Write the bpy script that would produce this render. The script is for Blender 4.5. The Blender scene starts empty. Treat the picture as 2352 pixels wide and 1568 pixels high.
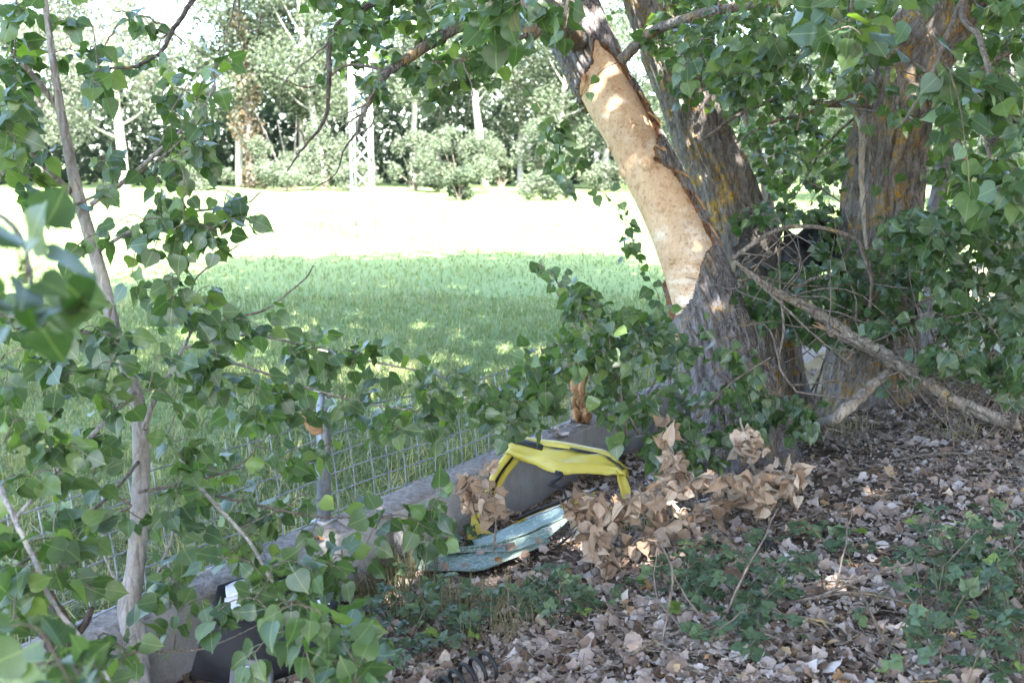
import bpy, math, random
import numpy as np
from mathutils import Matrix, Vector, noise as mnoise

# ------------------------------------------------------------------ camera, sky, sun, exposure
SC = bpy.context.scene
COL = SC.collection
PITCH = math.radians(10.3)
EYE = np.array([0.0, 0.0, 1.9])
cam_d = bpy.data.cameras.new('camera')
cam = bpy.data.objects.new('camera', cam_d)
COL.objects.link(cam)
cam.location = EYE
cam.rotation_euler = (math.pi / 2 - PITCH, 0, 0)
cam_d.sensor_width = 36.0
cam_d.lens = 35.0
cam_d.clip_start = 0.05
cam_d.clip_end = 3000
cam_d.dof.use_dof = True
cam_d.dof.focus_distance = 4.6
cam_d.dof.aperture_fstop = 3.5
SC.camera = cam

SUN_EL = math.radians(54)
SUN_H = np.array([0.36, -0.933])            # horizontal direction towards the sun
SUN_H /= np.linalg.norm(SUN_H)
world = bpy.data.worlds.new('World')
SC.world = world
world.use_nodes = True
wn = world.node_tree
bg = wn.nodes['Background']
sky = wn.nodes.new('ShaderNodeTexSky')
sky.sky_type = 'NISHITA'
sky.sun_disc = False
sky.sun_elevation = SUN_EL
sky.sun_rotation = math.atan2(SUN_H[0], SUN_H[1])
sky.air_density = 1.0
sky.dust_density = 2.6
sky.ozone_density = 1.0
wn.links.new(sky.outputs[0], bg.inputs[0])
bg.inputs[1].default_value = 0.15
sun_d = bpy.data.lights.new('sun', 'SUN')
sun_d.energy = 5.0
sun_d.angle = math.radians(0.5)
sun_d.color = (1.0, 0.95, 0.88)
sun = bpy.data.objects.new('sun', sun_d)
COL.objects.link(sun)
Ldir = np.array([-SUN_H[0] * math.cos(SUN_EL), -SUN_H[1] * math.cos(SUN_EL), -math.sin(SUN_EL)])
sun.rotation_euler = Vector(Ldir).to_track_quat('-Z', 'Y').to_euler()
sun.location = (6, -14, 22)
SC.view_settings.view_transform = 'Standard'
SC.view_settings.look = 'None'
SC.view_settings.gamma = 1.0
SC.view_settings.exposure = 3.95
SC.render.engine = 'CYCLES'
SC.cycles.use_denoising = True
SC.cycles.max_bounces = 8
SC.cycles.diffuse_bounces = 4
SC.cycles.transparent_max_bounces = 12
SC.cycles.sample_clamp_indirect = 6.0

# ------------------------------------------------------------------ helpers
RNG = np.random.default_rng(11)
random.seed(11)
FQ = 35.0 / 36.0 * 2352.0          # focal length in picture units (a 2352 x 1568 frame)
cp, sp = math.cos(PITCH), math.sin(PITCH)


def ray(x, y):
    u = (x - 1176.0) / FQ
    v = (784.0 - y) / FQ
    return np.array([u, cp + v * sp, -sp + v * cp])


def P(x, y, d):
    return EYE + ray(x, y) * d


def proj(p):
    r = np.asarray(p) - EYE
    d = r[..., 1] * cp - r[..., 2] * sp
    v = r[..., 1] * sp + r[..., 2] * cp
    return 1176.0 + FQ * r[..., 0] / d, 784.0 - FQ * v / d, d


def unit(v):
    v = np.asarray(v, float)
    return v / (np.linalg.norm(v) + 1e-12)


# wall line on the ground: A + a * WD ; s = signed distance to its right
WA = np.array([-1.50, 3.41])
WD = unit([1.56, 2.28])
WN = np.array([WD[1], -WD[0]])


def sdist(x, y):
    return (x - WA[0]) * WN[0] + (y - WA[1]) * WN[1]


def sm(t):
    t = np.clip(t, 0, 1)
    return t * t * (3 - 2 * t)


def bank_z(x, y):
    s = sdist(x, y)
    z = -0.14 + 0.44 * sm((s - 0.05) / 2.3)
    z = z + 0.018 * np.sin(x * 3.1 + 1) * np.cos(y * 2.7) + 0.012 * np.sin(x * 7.3 + y * 5.1)
    return z - 0.5 * sm((s - 9) / 25)


def field_z(x, y):
    d = np.hypot(x, y)
    return 0.035 * np.sin(x * 0.9 + 0.4) * np.cos(y * 0.7) * sm((d - 5) / 6) + 0.02 * np.sin(x * 2.3 + y * 1.7)


def ground_z(x, y):
    return np.where(sdist(x, y) > -0.1, bank_z(x, y), field_z(x, y))


def G(x, y):
    r = ray(x, y)
    t, dt = 1.0, 0.02
    for _ in range(9000):
        p = EYE + r * t
        if p[2] < float(ground_z(p[0], p[1])):
            return p
        t += dt if t < 30 else 0.2
    return p


def mesh_from(name, V, faces, mat, lc=None, smooth=False):
    """faces: list of int arrays (n,k)"""
    V = np.asarray(V, np.float32)
    me = bpy.data.meshes.new(name)
    me.vertices.add(len(V))
    me.vertices.foreach_set('co', V.ravel())
    faces = [np.asarray(f, np.int32) for f in faces if len(f)]
    nl = sum(f.size for f in faces)
    npoly = sum(len(f) for f in faces)
    me.loops.add(nl)
    me.polygons.add(npoly)
    me.loops.foreach_set('vertex_index', np.concatenate([f.ravel() for f in faces]))
    tot = np.concatenate([np.full(len(f), f.shape[1], np.int32) for f in faces])
    st = np.concatenate([[0], np.cumsum(tot)[:-1]]).astype(np.int32)
    me.polygons.foreach_set('loop_start', st)
    if smooth:
        me.polygons.foreach_set('use_smooth', np.ones(npoly, bool))
    if lc is not None:
        at = me.attributes.new('lc', 'FLOAT_VECTOR', 'POINT')
        at.data.foreach_set('vector', np.asarray(lc, np.float32).ravel())
    me.update(calc_edges=True)
    if mat is not None:
        me.materials.append(mat)
    return me


def put(name, me, parent=None, loc=None):
    o = bpy.data.objects.new(name, me)
    COL.objects.link(o)
    if parent is not None:
        o.parent = parent
    if loc is not None:
        o.location = loc
    return o


class Thing:
    def __init__(self, name, label, cat, base, group=None):
        self.base = np.asarray(base, float)
        self.o = bpy.data.objects.new(name, None)
        COL.objects.link(self.o)
        self.o.location = self.base
        self.o.empty_display_size = 0.1
        self.o['label'] = label
        self.o['category'] = cat
        if group:
            self.o['group'] = group

    def part(self, name, V, F, mat, parent=None, kind=None, lc=None, smooth=True, label=None):
        me = mesh_from(name, np.asarray(V) - self.base, F, mat, lc, smooth)
        o = put(name, me, parent or self.o)
        if kind:
            o['kind'] = kind
        if label:
            o['label'] = label
        return o


def single(name, label, cat, base, V, F, mat, group=None, lc=None, smooth=True):
    base = np.asarray(base, float)
    me = mesh_from(name, np.asarray(V) - base, F, mat, lc, smooth)
    o = put(name, me, None, base)
    o['label'] = label
    o['category'] = cat
    if group:
        o['group'] = group
    return o


class MB:
    def __init__(self):
        self.V, self.F3, self.F4, self.n = [], [], [], 0

    def add(self, V, F):
        F = np.asarray(F)
        if len(F) == 0:
            return
        (self.F3 if F.shape[1] == 3 else self.F4).append(F + self.n)
        self.V.append(np.asarray(V))
        self.n += len(V)

    def add2(self, V, F3, F4):
        if len(F3):
            self.F3.append(np.asarray(F3) + self.n)
        if len(F4):
            self.F4.append(np.asarray(F4) + self.n)
        self.V.append(np.asarray(V))
        self.n += len(V)

    def get(self):
        return np.concatenate(self.V), [np.concatenate(f) for f in (self.F3, self.F4) if f]


def smooth_path(pts, n):
    pts = np.asarray(pts, float)
    if len(pts) == 2:
        t = np.linspace(0, 1, n)[:, None]
        return pts[0] * (1 - t) + pts[1] * t
    e = np.vstack([2 * pts[0] - pts[1], pts, 2 * pts[-1] - pts[-2]])
    m = len(pts) - 1
    out = []
    for t in np.linspace(0, m - 1e-6, n):
        i = int(t)
        f = t - i
        a, b, c, d = e[i], e[i + 1], e[i + 2], e[i + 3]
        out.append(0.5 * ((2 * b) + (c - a) * f + (2 * a - 5 * b + 4 * c - d) * f * f + (3 * b - a - 3 * c + d) * f ** 3))
    return np.array(out)


def frames(path):
    T = np.gradient(path, axis=0)
    T /= np.linalg.norm(T, axis=1)[:, None] + 1e-12
    up = np.array([0.0, 0, 1]) if abs(T[0][2]) < 0.8 else np.array([0.0, 1, 0])
    N = np.zeros_like(T)
    n = unit(np.cross(T[0], up))
    for i in range(len(T)):
        n = unit(n - T[i] * np.dot(n, T[i]))
        N[i] = n
    return T, N, np.cross(T, N)


def tube(path, rad, ns=6, cap=True, jit=0.0):
    path = np.asarray(path, float)
    k = len(path)
    rad = np.broadcast_to(np.asarray(rad, float), (k,)) if np.ndim(rad) else np.full(k, rad)
    T, N, B = frames(path)
    th = np.linspace(0, 2 * np.pi, ns, endpoint=False)
    r = rad[:, None] * (1 + (RNG.normal(0, jit, (k, ns)) if jit else 0))
    V = path[:, None, :] + r[..., None] * (np.cos(th)[None, :, None] * N[:, None, :] + np.sin(th)[None, :, None] * B[:, None, :])
    V = V.reshape(-1, 3)
    i = np.arange(k - 1)[:, None] * ns
    j = np.arange(ns)[None, :]
    j2 = (j + 1) % ns
    F4 = np.stack([i + j, i + j2, i + ns + j2, i + ns + j], -1).reshape(-1, 4)
    F3 = []
    if cap:
        V = np.vstack([V, path[0], path[-1]])
        a = k * ns
        for q in range(ns):
            F3.append((a, (q + 1) % ns, q))
            F3.append((a + 1, (k - 1) * ns + q, (k - 1) * ns + (q + 1) % ns))
    return V, np.array(F3, int).reshape(-1, 3), F4


def tube_mb(path, rad, ns=6, cap=True, jit=0.0):
    m = MB()
    m.add2(*tube(path, rad, ns, cap, jit))
    return m.get()


def box(c, ax, ay, az):
    """box with centre c and half-axis vectors"""
    c, ax, ay, az = (np.asarray(v, float) for v in (c, ax, ay, az))
    V = np.array([c + i * ax + j * ay + k * az for i in (-1, 1) for j in (-1, 1) for k in (-1, 1)])
    F = np.array([(0, 1, 3, 2), (4, 6, 7, 5), (0, 4, 5, 1), (2, 3, 7, 6), (0, 2, 6, 4), (1, 5, 7, 3)])
    return V, F


def bar(p0, p1, w, h, upv=(0, 0, 1)):
    p0, p1 = np.asarray(p0, float), np.asarray(p1, float)
    d = unit(p1 - p0)
    x = unit(np.cross(d, upv))
    z = np.cross(x, d)
    return box((p0 + p1) / 2, d * np.linalg.norm(p1 - p0) / 2, x * w / 2, z * h / 2)


def loft(A, B, nu=20, nv=8, bulge=0.0, crumple=0.0, thick=0.004, seed=0, shape=None):
    """a sheet between two polylines, with thickness"""
    a, b = smooth_path(A, nu), smooth_path(B, nu)
    v = np.linspace(0, 1, nv)[None, :, None]
    Gd = a[:, None, :] * (1 - v) + b[:, None, :] * v
    du = np.gradient(Gd, axis=0)
    dv = np.gradient(Gd, axis=1)
    N = np.cross(du, dv)
    N /= np.linalg.norm(N, axis=2)[..., None] + 1e-12
    off = bulge * np.sin(np.pi * v[..., 0]) * np.ones((nu, 1))
    if shape is not None:
        off = off + shape(np.linspace(0, 1, nu)[:, None], np.linspace(0, 1, nv)[None, :])
    if crumple:
        for i in range(nu):
            for j in range(nv):
                q = Gd[i, j] * 9 + seed * 7.7
                off[i, j] += crumple * mnoise.noise(Vector(q)) + crumple * 0.5 * abs(mnoise.noise(Vector(q * 2.3)))
    Gd = Gd + N * off[..., None]
    top = Gd + N * thick / 2
    bot = Gd - N * thick / 2
    V = np.vstack([top.reshape(-1, 3), bot.reshape(-1, 3)])
    m = nu * nv
    i = np.arange(nu - 1)[:, None] * nv
    j = np.arange(nv - 1)[None, :]
    q = np.stack([i + j, i + j + 1, i + nv + j + 1, i + nv + j], -1).reshape(-1, 4)
    F = [q, q[:, ::-1] + m]
    rim = [k for k in range(nv)] + [k * nv + nv - 1 for k in range(1, nu)] + [(nu - 1) * nv + k for k in range(nv - 2, -1, -1)] + [k * nv for k in range(nu - 2, 0, -1)]
    rim = np.array(rim)
    r2 = np.roll(rim, -1)
    F.append(np.stack([rim, rim + m, r2 + m, r2], -1))
    return V, [np.concatenate(F)]


# ------------------------------------------------------------------ materials
def newmat(name):
    m = bpy.data.materials.new(name)
    m.use_nodes = True
    nt = m.node_tree
    for n in list(nt.nodes):
        nt.nodes.remove(n)
    out = nt.nodes.new('ShaderNodeOutputMaterial')
    return m, nt, out


class NT:
    """tiny wrapper to write node graphs briefly"""
    def __init__(self, name):
        self.m, self.nt, self.out = newmat(name)

    def n(self, t, **kw):
        x = self.nt.nodes.new(t)
        for k, v in kw.items():
            setattr(x, k, v)
        return x

    def l(self, a, b):
        self.nt.links.new(a, b)

    def val(self, sock, v):
        if isinstance(v, bpy.types.NodeSocket):
            self.l(v, sock)
        else:
            sock.default_value = v

    def coord(self, kind='Object', scale=(1, 1, 1)):
        tc = self.n('ShaderNodeTexCoord')
        mp = self.n('ShaderNodeMapping')
        mp.inputs['Scale'].default_value = scale
        self.l(tc.outputs[kind], mp.inputs['Vector'])
        return mp.outputs[0]

    def noise(self, vec, scale, detail=5, rough=0.55, dist=0.0):
        x = self.n('ShaderNodeTexNoise')
        x.inputs['Scale'].default_value = scale
        x.inputs['Detail'].default_value = detail
        x.inputs['Roughness'].default_value = rough
        x.inputs['Distortion'].default_value = dist
        self.l(vec, x.inputs['Vector'])
        return x.outputs['Fac']

    def vor(self, vec, scale, feature='F1', out='Distance'):
        x = self.n('ShaderNodeTexVoronoi', feature=feature)
        x.inputs['Scale'].default_value = scale
        self.l(vec, x.inputs['Vector'])
        return x.outputs[out]

    def ramp(self, fac, stops, interp='LINEAR'):
        r = self.n('ShaderNodeValToRGB')
        r.color_ramp.interpolation = interp
        els = r.color_ramp.elements
        while len(els) < len(stops):
            els.new(0.5)
        for e, (p, c) in zip(els, stops):
            e.position = p
            e.color = (c[0], c[1], c[2], 1) if not np.isscalar(c) else (c, c, c, 1)
        self.l(fac, r.inputs[0])
        return r.outputs[0]

    def mix(self, fac, a, b, mode='MIX'):
        x = self.n('ShaderNodeMix', data_type='RGBA', blend_type=mode)
        self.val(x.inputs[0], fac)
        for s, v in ((x.inputs[6], a), (x.inputs[7], b)):
            if isinstance(v, bpy.types.NodeSocket):
                self.l(v, s)
            else:
                s.default_value = (v[0], v[1], v[2], 1)
        return x.outputs[2]

    def math(self, op, a, b=0.0, c=None):
        x = self.n('ShaderNodeMath', operation=op)
        self.val(x.inputs[0], a)
        self.val(x.inputs[1], b)
        if c is not None:
            self.val(x.inputs[2], c)
        return x.outputs[0]

    def bsdf(self, color, rough=0.7, spec=0.3, normal=None, **kw):
        b = self.n('ShaderNodeBsdfPrincipled')
        if isinstance(color, bpy.types.NodeSocket):
            self.l(color, b.inputs['Base Color'])
        else:
            b.inputs['Base Color'].default_value = (*color, 1)
        self.val(b.inputs['Roughness'], rough)
        b.inputs['Specular IOR Level'].default_value = spec
        if normal is not None:
            self.l(normal, b.inputs['Normal'])
        for k, v in kw.items():
            self.val(b.inputs[k.replace('_', ' ')], v)
        return b.outputs[0]

    def bump(self, h, strength=0.5, dist=0.01):
        b = self.n('ShaderNodeBump')
        b.inputs['Strength'].default_value = strength
        b.inputs['Distance'].default_value = dist
        self.l(h, b.inputs['Height'])
        return b.outputs[0]

    def done(self, shader):
        self.l(shader, self.out.inputs[0])
        return self.m


def leaf_mat(name, stops, rib, trans, tfac=0.35, rough=0.42, spec=0.5, ribw=0.035, vein=True, spots=0.0):
    g = NT(name)
    at = g.n('ShaderNodeAttribute', attribute_name='lc')
    sx = g.n('ShaderNodeSeparateXYZ')
    g.l(at.outputs['Vector'], sx.inputs[0])
    x, y, z = sx.outputs
    col = g.ramp(z, stops)
    ax = g.math('ABSOLUTE', x)
    if vein:
        # side veins run obliquely from the midrib
        w = g.math('SINE', g.math('MULTIPLY', g.math('SUBTRACT', y, g.math('MULTIPLY', ax, 0.8)), 46.0))
        vm = g.math('MULTIPLY', g.math('GREATER_THAN', w, 0.86), 0.16)
        col = g.mix(vm, col, rib)
    vm_ = g.n('ShaderNodeVectorMath', operation='MULTIPLY')
    g.l(at.outputs['Vector'], vm_.inputs[0])
    vm_.inputs[1].default_value = (1, 1, 91)
    nz = g.noise(vm_.outputs[0], 3.2, 4)
    col = g.mix(0.35, col, g.ramp(nz, [(0.3, 0.35), (0.7, 0.75)]), 'OVERLAY')
    if spots:
        v = g.vor(vm_.outputs[0], 9.0)
        col = g.mix(g.math('MULTIPLY', g.math('MULTIPLY', g.math('LESS_THAN', v, 0.17), g.math('GREATER_THAN', nz, 0.5)), spots), col, (0.06, 0.035, 0.02))
    rm = g.math('LESS_THAN', ax, ribw)
    col = g.mix(g.math('MULTIPLY', rm, 0.7), col, rib)
    b = g.bsdf(col, rough, spec)
    t = g.n('ShaderNodeBsdfTranslucent')
    g.l(g.mix(1.0, col, trans, 'MULTIPLY'), t.inputs[0])
    mx = g.n('ShaderNodeMixShader')
    mx.inputs[0].default_value = tfac
    g.l(b, mx.inputs[1])
    g.l(t.outputs[0], mx.inputs[2])
    return g.done(mx.outputs[0])


M = {}
M['leaf'] = leaf_mat('poplar_leaf', [(0.0, (0.022, 0.046, 0.017)), (0.35, (0.034, 0.065, 0.026)), (0.7, (0.052, 0.090, 0.035)), (1.0, (0.10, 0.15, 0.035))],
                     (0.13, 0.17, 0.07), (2.1, 2.4, 0.75), 0.33, 0.40, 0.55, ribw=0.02, spots=0.45)
M['leaf_far'] = leaf_mat('far_foliage', [(0.0, (0.022, 0.030, 0.022)), (0.3, (0.060, 0.080, 0.050)), (0.6, (0.098, 0.118, 0.084)), (0.85, (0.142, 0.15, 0.13)), (1.0, (0.105, 0.080, 0.048))],
                         (0.1, 0.14, 0.05), (1.35, 1.45, 1.15), 0.46, 0.85, 0.08, ribw=-1, vein=False)
M['leaf_dead'] = leaf_mat('dead_leaf', [(0.0, (0.055, 0.038, 0.028)), (0.2, (0.145, 0.105, 0.082)), (0.45, (0.25, 0.198, 0.168)), (0.68, (0.305, 0.262, 0.238)), (0.88, (0.43, 0.392, 0.37)), (0.95, (0.32, 0.25, 0.16)), (1.0, (0.24, 0.14, 0.06))],
                          (0.30, 0.19, 0.09), (1.3, 1.1, 0.8), 0.16, 0.75, 0.2, ribw=0.02, spots=0.5)
M['leaf_withered'] = leaf_mat('withered_leaf', [(0.0, (0.10, 0.062, 0.038)), (0.3, (0.185, 0.128, 0.088)), (0.6, (0.28, 0.21, 0.155)), (0.85, (0.38, 0.312, 0.25)), (1.0, (0.34, 0.32, 0.26))],
                              (0.26, 0.16, 0.075), (1.5, 1.2, 0.8), 0.22, 0.7, 0.25, ribw=0.02, spots=0.55)
M['leaf_bramble'] = leaf_mat('bramble_leaf', [(0.0, (0.030, 0.052, 0.024)), (0.5, (0.054, 0.086, 0.042)), (0.85, (0.085, 0.125, 0.058)), (1.0, (0.15, 0.215, 0.05))],
                             (0.09, 0.14, 0.06), (1.8, 2.0, 0.8), 0.22, 0.5, 0.4)


def blade_mat(name, a, b, c):
    g = NT(name)
    at = g.n('ShaderNodeAttribute', attribute_name='lc')
    sx = g.n('ShaderNodeSeparateXYZ')
    g.l(at.outputs['Vector'], sx.inputs[0])
    col = g.ramp(sx.outputs[2], [(0, a), (0.6, b), (1, c)])
    bs = g.bsdf(col, 0.5, 0.3)
    t = g.n('ShaderNodeBsdfTranslucent')
    g.l(g.mix(1.0, col, (1.5, 1.6, 0.9), 'MULTIPLY'), t.inputs[0])
    mx = g.n('ShaderNodeMixShader')
    mx.inputs[0].default_value = 0.35
    g.l(bs, mx.inputs[1])
    g.l(t.outputs[0], mx.inputs[2])
    return g.done(mx.outputs[0])


M['grass'] = blade_mat('grass_blade', (0.060, 0.088, 0.034), (0.138, 0.168, 0.068), (0.34, 0.29, 0.16))
M['straw'] = blade_mat('dry_grass_blade', (0.085, 0.10, 0.06), (0.20, 0.168, 0.10), (0.29, 0.24, 0.15))


def m_field():
    g = NT('field_soil')
    c = g.coord('Object')
    n1 = g.noise(c, 0.5, 6)
    n2 = g.noise(c, 9.0, 6)
    col = g.mix(0.5, g.ramp(n1, [(0.3, (0.075, 0.135, 0.045)), (0.7, (0.13, 0.18, 0.07))]), g.ramp(n2, [(0.3, (0.05, 0.085, 0.03)), (0.7, (0.16, 0.19, 0.08))]))
    return g.done(g.bsdf(col, 0.9, 0.1, g.bump(n2, 0.6, 0.05)))


M['field'] = m_field()


def m_bank():
    g = NT('bank_soil')
    c = g.coord('Object')
    v = g.vor(c, 26.0, out='Color')
    sx = g.n('ShaderNodeSeparateColor')
    g.l(v, sx.inputs[0])
    col = g.ramp(sx.outputs[0], [(0.0, (0.022, 0.016, 0.012)), (0.4, (0.07, 0.052, 0.04)), (0.75, (0.125, 0.098, 0.078)), (1.0, (0.17, 0.138, 0.115))])
    n = g.noise(c, 60.0, 5)
    col = g.mix(0.5, col, g.ramp(n, [(0.3, (0.025, 0.019, 0.014)), (0.7, (0.155, 0.12, 0.093))]))
    # dry grass away from the trees
    d = g.noise(c, 0.35, 3)
    geo = g.n('ShaderNodeSeparateXYZ')
    g.l(g.coord('Object'), geo.inputs[0])
    far = g.ramp(g.math('MULTIPLY', geo.outputs[1], 0.1), [(0.72, 0.0), (0.9, 1.0)])
    col = g.mix(far, col, g.mix(d, (0.30, 0.23, 0.14), (0.22, 0.2, 0.1)))
    return g.done(g.bsdf(col, 0.95, 0.1, g.bump(n, 0.9, 0.03)))


M['bank'] = m_bank()


def m_bark(name, base1, base2, lichen, lich_amt, sc=1.0):
    g = NT(name)
    c = g.coord('Object', (1, 1, 0.30))
    c2 = g.coord('Object')
    n = g.noise(c, 26.0 * sc, 8, 0.65, 0.6)
    n2 = g.noise(c2, 70.0 * sc, 4, 0.6)
    col = g.ramp(n, [(0.30, base1), (0.5, tuple(0.5 * (a + b) for a, b in zip(base1, base2))), (0.68, base2)])
    col = g.mix(0.25, col, g.ramp(n2, [(0.35, 0.3), (0.65, 0.75)]), 'OVERLAY')
    w = g.noise(c2, 5.5, 6, 0.7)
    w2 = g.noise(c2, 30.0, 6, 0.75)
    lm = g.math('MULTIPLY', g.ramp(w, [(1.0 - lich_amt - 0.52, 0.0), (1.0 - lich_amt - 0.36, 1.0)]), g.ramp(w2, [(0.42, 0.0), (0.55, 1.0)]))
    col = g.mix(lm, col, lichen)
    at = g.n('ShaderNodeAttribute', attribute_name='lc')
    sx = g.n('ShaderNodeSeparateXYZ')
    g.l(at.outputs['Vector'], sx.inputs[0])
    rim = g.ramp(g.math('ADD', sx.outputs[0], g.math('MULTIPLY', g.math('SUBTRACT', n2, 0.5), 0.5)), [(0.6, 0.0), (0.8, 1.0)])
    col = g.mix(rim, col, g.mix(n, (0.055, 0.028, 0.016), (0.25, 0.12, 0.055)))
    v = g.vor(c, 34.0 * sc, 'DISTANCE_TO_EDGE')
    h = g.math('ADD', n, g.math('MULTIPLY', g.ramp(v, [(0.0, 0.0), (0.25, 1.0)]), 0.5))
    return g.done(g.bsdf(col, 0.9, 0.15, g.bump(h, 0.9, 0.02)))


M['bark'] = m_bark('poplar_bark', (0.062, 0.054, 0.051), (0.20, 0.182, 0.178), (0.30, 0.195, 0.045), -0.07)
M['bark_lichen'] = m_bark('lichened_bark', (0.065, 0.056, 0.050), (0.21, 0.19, 0.175), (0.31, 0.18, 0.025), -0.01)
M['bark_pale'] = m_bark('pale_bark', (0.19, 0.178, 0.16), (0.40, 0.385, 0.36), (0.4, 0.38, 0.3), 0.0, 0.4)
M['bark_smooth'] = m_bark('smooth_sapling_bark', (0.165, 0.148, 0.137), (0.30, 0.275, 0.255), (0.3, 0.27, 0.2), -0.05, 0.7)
M['twig'] = m_bark('twig_bark', (0.085, 0.068, 0.055), (0.20, 0.168, 0.14), (0.35, 0.24, 0.08), -0.10)
M['twig_dark'] = m_bark('dark_twig_bark', (0.035, 0.03, 0.027), (0.11, 0.09, 0.08), (0.3, 0.19, 0.04), -0.08)
M['deadwood'] = m_bark('dead_wood', (0.13, 0.108, 0.088), (0.30, 0.265, 0.225), (0.38, 0.25, 0.06), -0.07)


def m_wood():
    g = NT('bare_wood')
    c = g.coord('Object')
    cl = g.coord('Object', (1, 1, 0.22))
    n = g.noise(c, 3.2, 6, 0.6)
    col = g.ramp(n, [(0.3, (0.36, 0.225, 0.122)), (0.55, (0.45, 0.31, 0.19)), (0.75, (0.53, 0.41, 0.285))])
    gr = g.noise(cl, 60.0, 5, 0.6)
    col = g.mix(0.30, col, g.ramp(gr, [(0.35, 0.32), (0.65, 0.66)]), 'OVERLAY')
    # scraped pale patches, cut across the grain
    cs = g.n('ShaderNodeMapping')
    cs.inputs['Rotation'].default_value = (0, 0.5, 0.2)
    cs.inputs['Scale'].default_value = (0.9, 0.9, 2.6)
    g.l(c, cs.inputs[0])
    s1 = g.noise(cs.outputs[0], 6.0, 5, 0.65, 0.3)
    s2 = g.noise(c, 2.1, 2)
    scr = g.math('MULTIPLY', g.ramp(s1, [(0.46, 0.0), (0.66, 0.85)]), g.ramp(s2, [(0.45, 0.0), (0.58, 0.9)]))
    col = g.mix(scr, col, (0.60, 0.52, 0.43))
    st = g.noise(c, 9.0, 7, 0.75)
    col = g.mix(g.ramp(st, [(0.54, 0.0), (0.68, 0.8)]), col, (0.20, 0.09, 0.04))
    big_ = g.noise(cl, 5.0, 5, 0.7, 0.8)
    col = g.mix(g.ramp(big_, [(0.54, 0.0), (0.72, 0.5)]), col, (0.27, 0.15, 0.075))
    sp_ = g.noise(c, 48.0, 3, 0.7)
    col = g.mix(g.ramp(sp_, [(0.58, 0.0), (0.66, 0.75)]), col, (0.16, 0.075, 0.035))
    return g.done(g.bsdf(col, 0.62, 0.25, g.bump(g.math('ADD', gr, g.math('MULTIPLY', s1, 0.8)), 0.6, 0.012)))


M['wood'] = m_wood()


def m_simple(name, c1, c2, scale=20, rough=0.7, spec=0.3, bump=0.3, bd=0.005, metallic=0.0, dirt=None):
    g = NT(name)
    c = g.coord('Object')
    n = g.noise(c, scale, 6, 0.6)
    col = g.ramp(n, [(0.35, c1), (0.65, c2)])
    if dirt:
        d = g.noise(c, scale * 0.35, 6, 0.75)
        col = g.mix(g.ramp(d, [(0.52, 0.0), (0.68, 0.85)]), col, dirt)
    r = g.ramp(n, [(0.3, max(0.0, rough - 0.1)), (0.7, min(1.0, rough + 0.1))])
    return g.done(g.bsdf(col, r, spec, g.bump(n, bump, bd), Metallic=metallic))


def m_concrete():
    g = NT('weathered_concrete')
    c = g.coord('Object')
    n = g.noise(c, 4.0, 7, 0.65)
    col = g.ramp(n, [(0.3, (0.19, 0.183, 0.183)), (0.7, (0.29, 0.283, 0.28))])
    cs = g.coord('Object', (9, 9, 0.8))
    st = g.noise(cs, 1.6, 5, 0.6)
    col = g.mix(g.ramp(st, [(0.52, 0.0), (0.75, 0.5)]), col, (0.17, 0.155, 0.14))
    f = g.noise(c, 90.0, 4)
    col = g.mix(0.3, col, g.ramp(f, [(0.35, 0.35), (0.65, 0.65)]), 'OVERLAY')
    v = g.vor(c, 55.0)
    col = g.mix(g.math('MULTIPLY', g.math('LESS_THAN', v, 0.13), 0.6), col, (0.12, 0.11, 0.10))
    return g.done(g.bsdf(col, 0.9, 0.2, g.bump(g.math('ADD', f, g.math('MULTIPLY', n, 2)), 0.5, 0.006)))


M['concrete'] = m_concrete()
M['concrete_top'] = m_simple('gritty_concrete_top', (0.12, 0.108, 0.10), (0.24, 0.22, 0.205), 38, 0.95, 0.1, 0.9, 0.012, dirt=(0.13, 0.11, 0.085))
M['galv'] = m_simple('galvanised_steel', (0.16, 0.17, 0.19), (0.25, 0.265, 0.29), 30, 0.5, 0.5, 0.1, 0.002, 0.35)
M['pylon'] = m_simple('pylon_steel', (0.34, 0.345, 0.37), (0.44, 0.445, 0.47), 6, 0.55, 0.5, 0.1, 0.002, 0.2)
M['yellow'] = m_simple('yellow_car_paint', (0.33, 0.265, 0.035), (0.40, 0.325, 0.055), 5, 0.45, 0.35, 0.05, 0.002, dirt=(0.30, 0.21, 0.05))
M['black'] = m_simple('black_plastic', (0.010, 0.010, 0.012), (0.022, 0.022, 0.025), 14, 0.65, 0.25, 0.2, 0.003)
M['rubber'] = m_simple('black_rubber', (0.009, 0.009, 0.010), (0.02, 0.02, 0.021), 40, 0.6, 0.3, 0.4, 0.003)
M['felt'] = m_simple('grey_felt', (0.045, 0.042, 0.038), (0.085, 0.078, 0.07), 60, 0.95, 0.1, 0.5, 0.004)
M['foam'] = m_simple('white_foam', (0.45, 0.46, 0.50), (0.58, 0.59, 0.62), 25, 0.8, 0.2, 0.4, 0.004)
M['paper'] = m_simple('plain_white', (0.7, 0.69, 0.66), (0.8, 0.8, 0.78), 12, 0.6, 0.3, 0.2, 0.003)
M['greyplastic'] = m_simple('grey_plastic', (0.07, 0.07, 0.08), (0.12, 0.12, 0.13), 30, 0.5, 0.4, 0.2, 0.002)
M['red'] = m_simple('red_plastic', (0.5, 0.06, 0.02), (0.55, 0.08, 0.03), 10, 0.4, 0.5, 0.05, 0.001)
M['cane'] = m_simple('bramble_cane', (0.05, 0.055, 0.03), (0.11, 0.085, 0.055), 30, 0.7, 0.2, 0.2, 0.002)
M['innerbark'] = m_simple('torn_inner_bark', (0.19, 0.09, 0.038), (0.40, 0.26, 0.14), 22, 0.85, 0.15, 0.7, 0.008, dirt=(0.12, 0.05, 0.025))


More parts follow.
